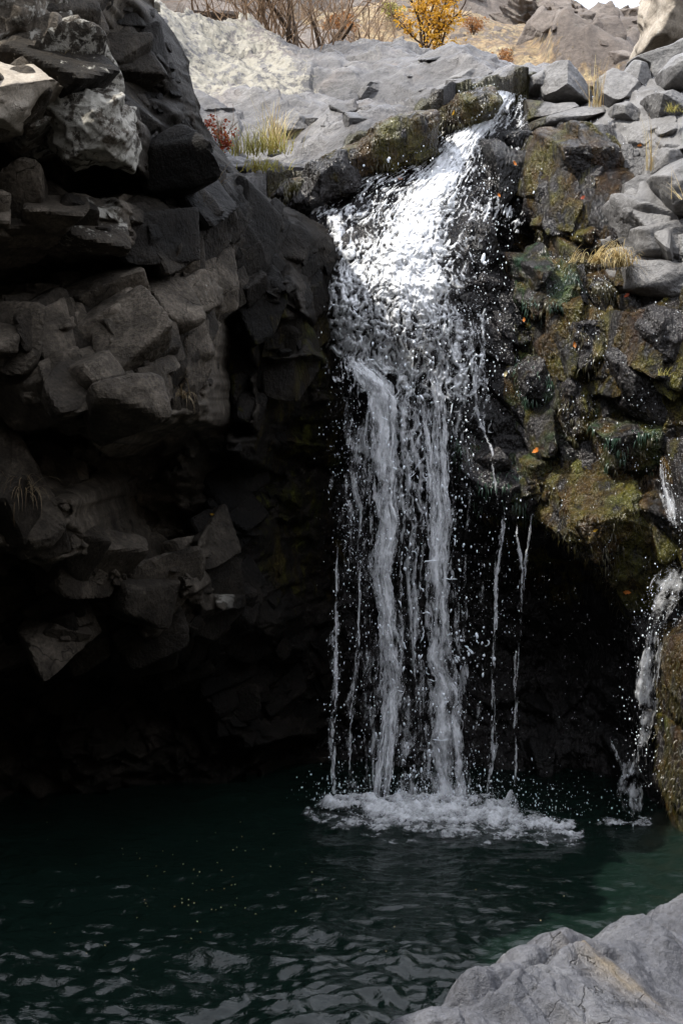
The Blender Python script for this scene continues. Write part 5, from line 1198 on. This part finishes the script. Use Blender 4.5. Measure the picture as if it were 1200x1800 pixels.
for i, (lab, u, v, Y, n, L, lean, dr, az) in enumerate([
    ('dry straggling grass hanging over the pale slab of the dark cliff', 38, 872, 9.3, 46, 0.36, 0.8, 2.6, -1.4),
    ('wiry dry roots dangling from the overhang lip of the dark cliff', 322, 700, 9.85, 26, 0.22, 0.8, 2.6, -1.3),
    ('dull dry grass in the vertical crack of the dark cliff edge', 345, 400, 10.55, 60, 0.26, 0.4, 1.6, -1.2),
    ('curly dead grass at the top of the cliff above the sunlit ledge', 112, 128, 9.3, 50, 0.18, 0.6, 2.2, -1.2),
    ('few thin bent stems on the cliff edge below the shelf', 365, 330, 10.9, 12, 0.34, 0.7, 0.6, -0.2)]):
    tuft(lab, u, v, Y, n, L, lean, dr, 'dullgrass', 0.006, 0.03, az, 20 + i, HG)

def leaf_quads(acc, c, rad, n, size, r, flat=1.0, tintp=2):
    for _ in range(n):
        d = np.array([r.gauss(0, 1), r.gauss(0, 1), r.gauss(0, 1)]); d *= r.random() ** 0.4 / (np.linalg.norm(d) + 1e-9)
        p = np.asarray(c) + d * np.asarray(rad)
        a = np.array([r.gauss(0, 1), r.gauss(0, 1), r.gauss(0, .6)]); a /= np.linalg.norm(a); b = np.cross(a, [r.gauss(0, 1), r.gauss(0, 1), r.gauss(0, 1)]); b /= np.linalg.norm(b) + 1e-9
        s = size * r.uniform(0.6, 1.2); nrm = np.cross(a, b) * s * 0.15
        acc.add([p - a * s * .6, p - b * s * .33 + nrm, p + a * s * .6, p + b * s * .33 + nrm], [[0, 1, 2, 3]], np.full(4, r.random() ** tintp))
def branchy(acc, p, d, L, rad, depth, r, tips, spread=0.5, up=0.1, sides=5, kids=(2, 4), bend=0.22, shrink=(0.5, 0.78)):
    p = np.array(p, float); d = np.array(d, float); n = 6; pts = [p.copy()]
    for i in range(n):
        d = d + np.array([r.gauss(0, bend), r.gauss(0, bend), r.gauss(0, bend) + up]) * 0.5; d /= np.linalg.norm(d)
        p = p + d * L / n; pts.append(p.copy())
    acc.tube(pts, np.linspace(rad, rad * 0.55, n + 1), sides)
    tips.append((pts[-1], depth)); tips.append((pts[3], depth))
    if depth <= 0: return
    for _ in range(r.randint(*kids)):
        k = r.randint(2, n); nd = d + np.array([r.gauss(0, spread), r.gauss(0, spread), r.gauss(0, spread)]); nd /= np.linalg.norm(nd)
        branchy(acc, pts[k], nd, L * r.uniform(*shrink), rad * 0.58, depth - 1, r, tips, spread, up, max(3, sides - 1), kids, bend, shrink)
def golden_tree():
    Y = 21.0; b = P(752, 128, Y); b[2] -= 0.15; r = random.Random(21)
    t = empty('autumn_tree', b, 'golden-leaved young tree behind the rock shelf, below the hillside', 'tree')
    tr = Acc(); tips = []
    for k in range(4):
        branchy(tr, b + np.array([r.gauss(0, .05), r.gauss(0, .05), 0]), [r.gauss(0, .22), r.gauss(0, .2), 1], 0.78, 0.024, 3, r, tips, 0.42, 0.12)
    tr.build('trunk', M['bark'], t, 'tint')
    cr = Acc()
    env = in_poly
    poly = [(688,108),(692,75),(702,70),(700,40),(712,10),(725,-40),(790,-50),(800,10),(805,60),(825,85),(840,122),(800,120),(770,105),(745,112),(720,100)]
    cand = 0
    pts = np.array(poly, float)
    for c, dep in tips:
        u = 600 + c[0] / c[1] * F_PX; v = V_EYE - (c[2] - CAM_Z) / c[1] * F_PX
        if in_poly(np.array([u]), np.array([v]), pts)[0] < 6: leaf_quads(cr, c, (0.09, 0.09, 0.07), 6, 0.05, r, tintp=5)
    for _ in range(110):
        u, v = r.uniform(685, 835), r.uniform(-40, 128)
        if in_poly(np.array([u]), np.array([v]), pts)[0] < -4:
            leaf_quads(cr, P(u, v, Y + r.gauss(0, .3)), (0.11, 0.11, 0.08), r.randint(5, 12) if u < 800 else r.randint(2, 6), 0.05, r, tintp=5)
    cr.build('crown', M['gold'], t, 'tint', smooth=False)
golden_tree()
def bare_shrub(label, u, v, Y, H, nst, seed, spread=0.35, lean=0.0, rad=0.014, depth=3, dark=True):
    r = random.Random(seed); b = P(u, v, Y); b[2] -= 0.1
    t = empty('bare_shrub', b, label, 'shrub', 'leafless shrubs behind the rock shelf')
    a1 = Acc(); tips = []; a2 = Acc()
    for k in range(nst):
        p = b + np.array([r.gauss(0, .16), r.gauss(0, .16), 0]); d = np.array([r.gauss(lean, spread), r.gauss(0, spread * .8), 1.0]); d /= np.linalg.norm(d)
        if k < 4 and dark: branchy(a1, p, d, H * .55, rad * 1.9, 0, r, tips, 0.3, 0.03, 7)
        branchy(a2, p, d, H * r.uniform(.5, .9), rad * r.uniform(.35, .8), depth, r, tips, 0.5, 0.05, 5, (2, 3))
    if dark: a1.build('stem', M['bark'], t, 'tint')
    a2.build('twigs', M['twig'], t, 'tint')
bare_shrub('dense leafless shrub with dark stems on the crest of the pale rock', 478, 92, 17.0, 1.5, 40, 31, 0.5)
bare_shrub('leafless grey twigs fanning out right of the dark-stemmed shrub', 575, 96, 17.6, 1.1, 24, 32, 0.6, 0.25)
bare_shrub('low leafless brush left of the dark-stemmed shrub', 375, 45, 16.8, 0.8, 10, 33, 0.6, -0.1, dark=False)
bare_shrub('sparse bare brush leaning toward the golden tree', 650, 100, 18.3, 0.8, 12, 34, 0.6, 0.2, dark=False, depth=2)
def bush(label, u, v, Y, wpx, hpx, mat, n, seed):
    r = random.Random(seed); b = P(u, v, Y); acc = Acc(); w, h = wpx * m_px(Y), hpx * m_px(Y)
    for _ in range(16):
        leaf_quads(acc, b + np.array([r.gauss(0, w * .25), r.gauss(0, w * .25), r.uniform(0.1, .8) * h]), (w * .22, w * .22, h * .2), n // 16, w * 0.08, r)
    t = empty('bush', b, label, 'bush', 'autumn bushes on the far hillside')
    acc.build('foliage', M[mat], t, 'tint', smooth=False)
    st = Acc(); tips = []
    for _ in range(5): branchy(st, b, [r.gauss(0, .4), r.gauss(0, .4), 1], h * .7, h * .02, 1, r, tips, .5)
    st.build('stem', M['bark'], t, 'tint')
bush('rust-brown round bush on the slope right of the golden tree', 832, 62, 34, 36, 36, 'rust', 800, 41)
bush('ochre bush lower on the slope, above the cream-faced boulder', 886, 118, 30, 34, 34, 'rust', 800, 42)
bush('small brown bush between the outcrops near the skyline', 870, 30, 48, 26, 18, 'rust', 500, 43)
bush('tawny scrub behind the leafless twigs', 605, 60, 30, 60, 40, 'rust', 900, 44)
bush('low olive bush at the left of the far slope behind the twigs', 690, 30, 36, 50, 30, 'grass', 700, 45)
bush('small rust bush under the broad brown outcrop', 1085, 92, 45, 26, 14, 'rust', 400, 46)
def red_plant():
    r = random.Random(51); b = P(388, 258, 13.2); acc = Acc()
    t = empty('red_shrub', b, 'small red-leaved plant at the left end of the shelf grass', 'plant')
    for _ in range(22): leaf_quads(acc, b + np.array([r.gauss(0, .06), r.gauss(0, .06), r.uniform(0, .26)]), (.05, .05, .05), 14, 0.03, r)
    acc.build('leaves', M['red'], t, 'tint', smooth=False)
    st = Acc(); tips = []
    for _ in range(6): branchy(st, b, [r.gauss(0, .3), r.gauss(0, .3), 1], .22, .004, 1, r, tips)
    st.build('stem', M['twig'], t, 'tint')
red_plant()

# ------------------------------------------------------------------ fallen leaves, each lying on what is under it
from mathutils.bvhtree import BVHTree
def surface_hits(pix):
    dg = bpy.context.evaluated_depsgraph_get(); dg.update(); out = []
    for u, v in pix:
        p = P(u, v, 10.0); d = (Vector(p) - cam.location).normalized(); org = cam.location.copy()
        hit = None
        for _ in range(12):
            ok, loc, nrm, idx, ob, mt = scene.ray_cast(dg, org, d)
            if not ok: break
            if ob.name.split('.')[0] in ('cascade', 'veil', 'stream', 'strand', 'spray', 'ligaments', 'foam'): org = loc + d * 0.004; continue
            hit = (loc, nrm, ob); break
        out.append(hit)
    return out
LEAVES = [('orange leaf caught on the bluish wet shoulder beside the falls', 942, 792, 'orange', 15), ('pale curled leaf stuck upright on the dark wall right of the falls', 888, 658, 'straw', 11),
    ('bright orange leaf at the lower lip of the biggest mossy bulge', 1101, 1041, 'orange', 13), ('buff leaf on the black rocks inside the upper cascade', 702, 314, 'orange', 12),
    ('red leaf on the dripping brown mossy face', 1023, 348, 'red', 11), ('orange leaf at the foot of the stream lip', 904, 287, 'orange', 9), ('small orange leaf beside the foaming cascade', 877, 343, 'orange', 8),
    ('orange leaf glued to the glistening brown block', 1010, 606, 'orange', 11), ('pale leaf on the wet wall below the bluish shoulder', 912, 828, 'straw', 10), ('yellow leaf spot on the overhanging mossy bulge', 1046, 932, 'gold', 9),
    ('yellow leaf on the rock at the head of the cascade', 798, 198, 'gold', 10), ('pink leaf lying at the foot of the pale straw tuft', 1100, 520, 'red', 12), ('reddish leaf on the green algae rock', 920, 562, 'orange', 9),
    ('rusty leaf in the gap under the broad wedge-shaped boulder', 1124, 255, 'orange', 9), ('small yellow leaf on the shaded wall left of the falls', 374, 905, 'gold', 9)]
for (lab, u, v, mt, px), hit in zip(LEAVES, surface_hits([(q[1], q[2]) for q in LEAVES])):
    if hit is None: continue
    loc, nrm, ob = hit; r = random.Random(int(u)); s = px * m_px(loc.y) * 0.5
    n = (nrm + Vector((0, -0.6, 0.2))).normalized(); a = n.orthogonal().normalized(); a = (Matrix.Rotation(r.uniform(0, 6.28), 3, n) @ a); b = n.cross(a)
    V, F = [], []
    prof = [(-1.1, .05), (-.7, .3), (-.3, .55), (.1, .38), (.35, .5), (.75, .22), (1.05, .03)]
    for i, (t, w) in enumerate(prof):
        c = 0.25 * s * (t * t) 
        for k, q in ((-1, w), (0, 0.0), (1, w)):
            V.append(tuple(a * t * s + b * k * q * s * r.uniform(.8, 1.2) + n * (c + 0.2 * s * abs(k) * q + 0.004)))
    for i in range(len(prof) - 1):
        for k in (0, 1): F.append([i * 3 + k, i * 3 + k + 1, i * 3 + k + 4, i * 3 + k + 3])
    o = mesh_np('fallen_leaf', np.array(V), np.array(F), M[mt]); o.location = loc
    tag(o, lab, 'leaf', 'autumn leaves fallen on the wet rock')
def floating_bits():
    acc = Acc(); r = random.Random(61)
    for _ in range(80):
        u, v = (r.gauss(330, 120), r.gauss(1580, 55)) if r.random() < .75 else (r.uniform(20, 1000), r.uniform(1490, 1760))
        y = CAM_Z / ((v - V_EYE) / F_PX) if v > 1460 else None
        if y is None or y > 11.4: continue
        x = (u - 600) / F_PX * y; s = r.uniform(0.004, 0.009); a = r.uniform(0, 3.14); c, q = math.cos(a) * s, math.sin(a) * s; h = 0.045
        acc.add([(x - c, y - q, h), (x + q * .5, y - c * .5, h + .006), (x + c, y + q, h), (x - q * .5, y + c * .5, h + .006)], [[0, 1, 2, 3]], np.full(4, r.random()))
    o = acc.build('floating_leaf_bits', M['straw'], None, 'tint'); tag(o, 'tiny yellow leaf bits scattered over the dark pool', 'leaf litter', kind='stuff')
floating_bits()
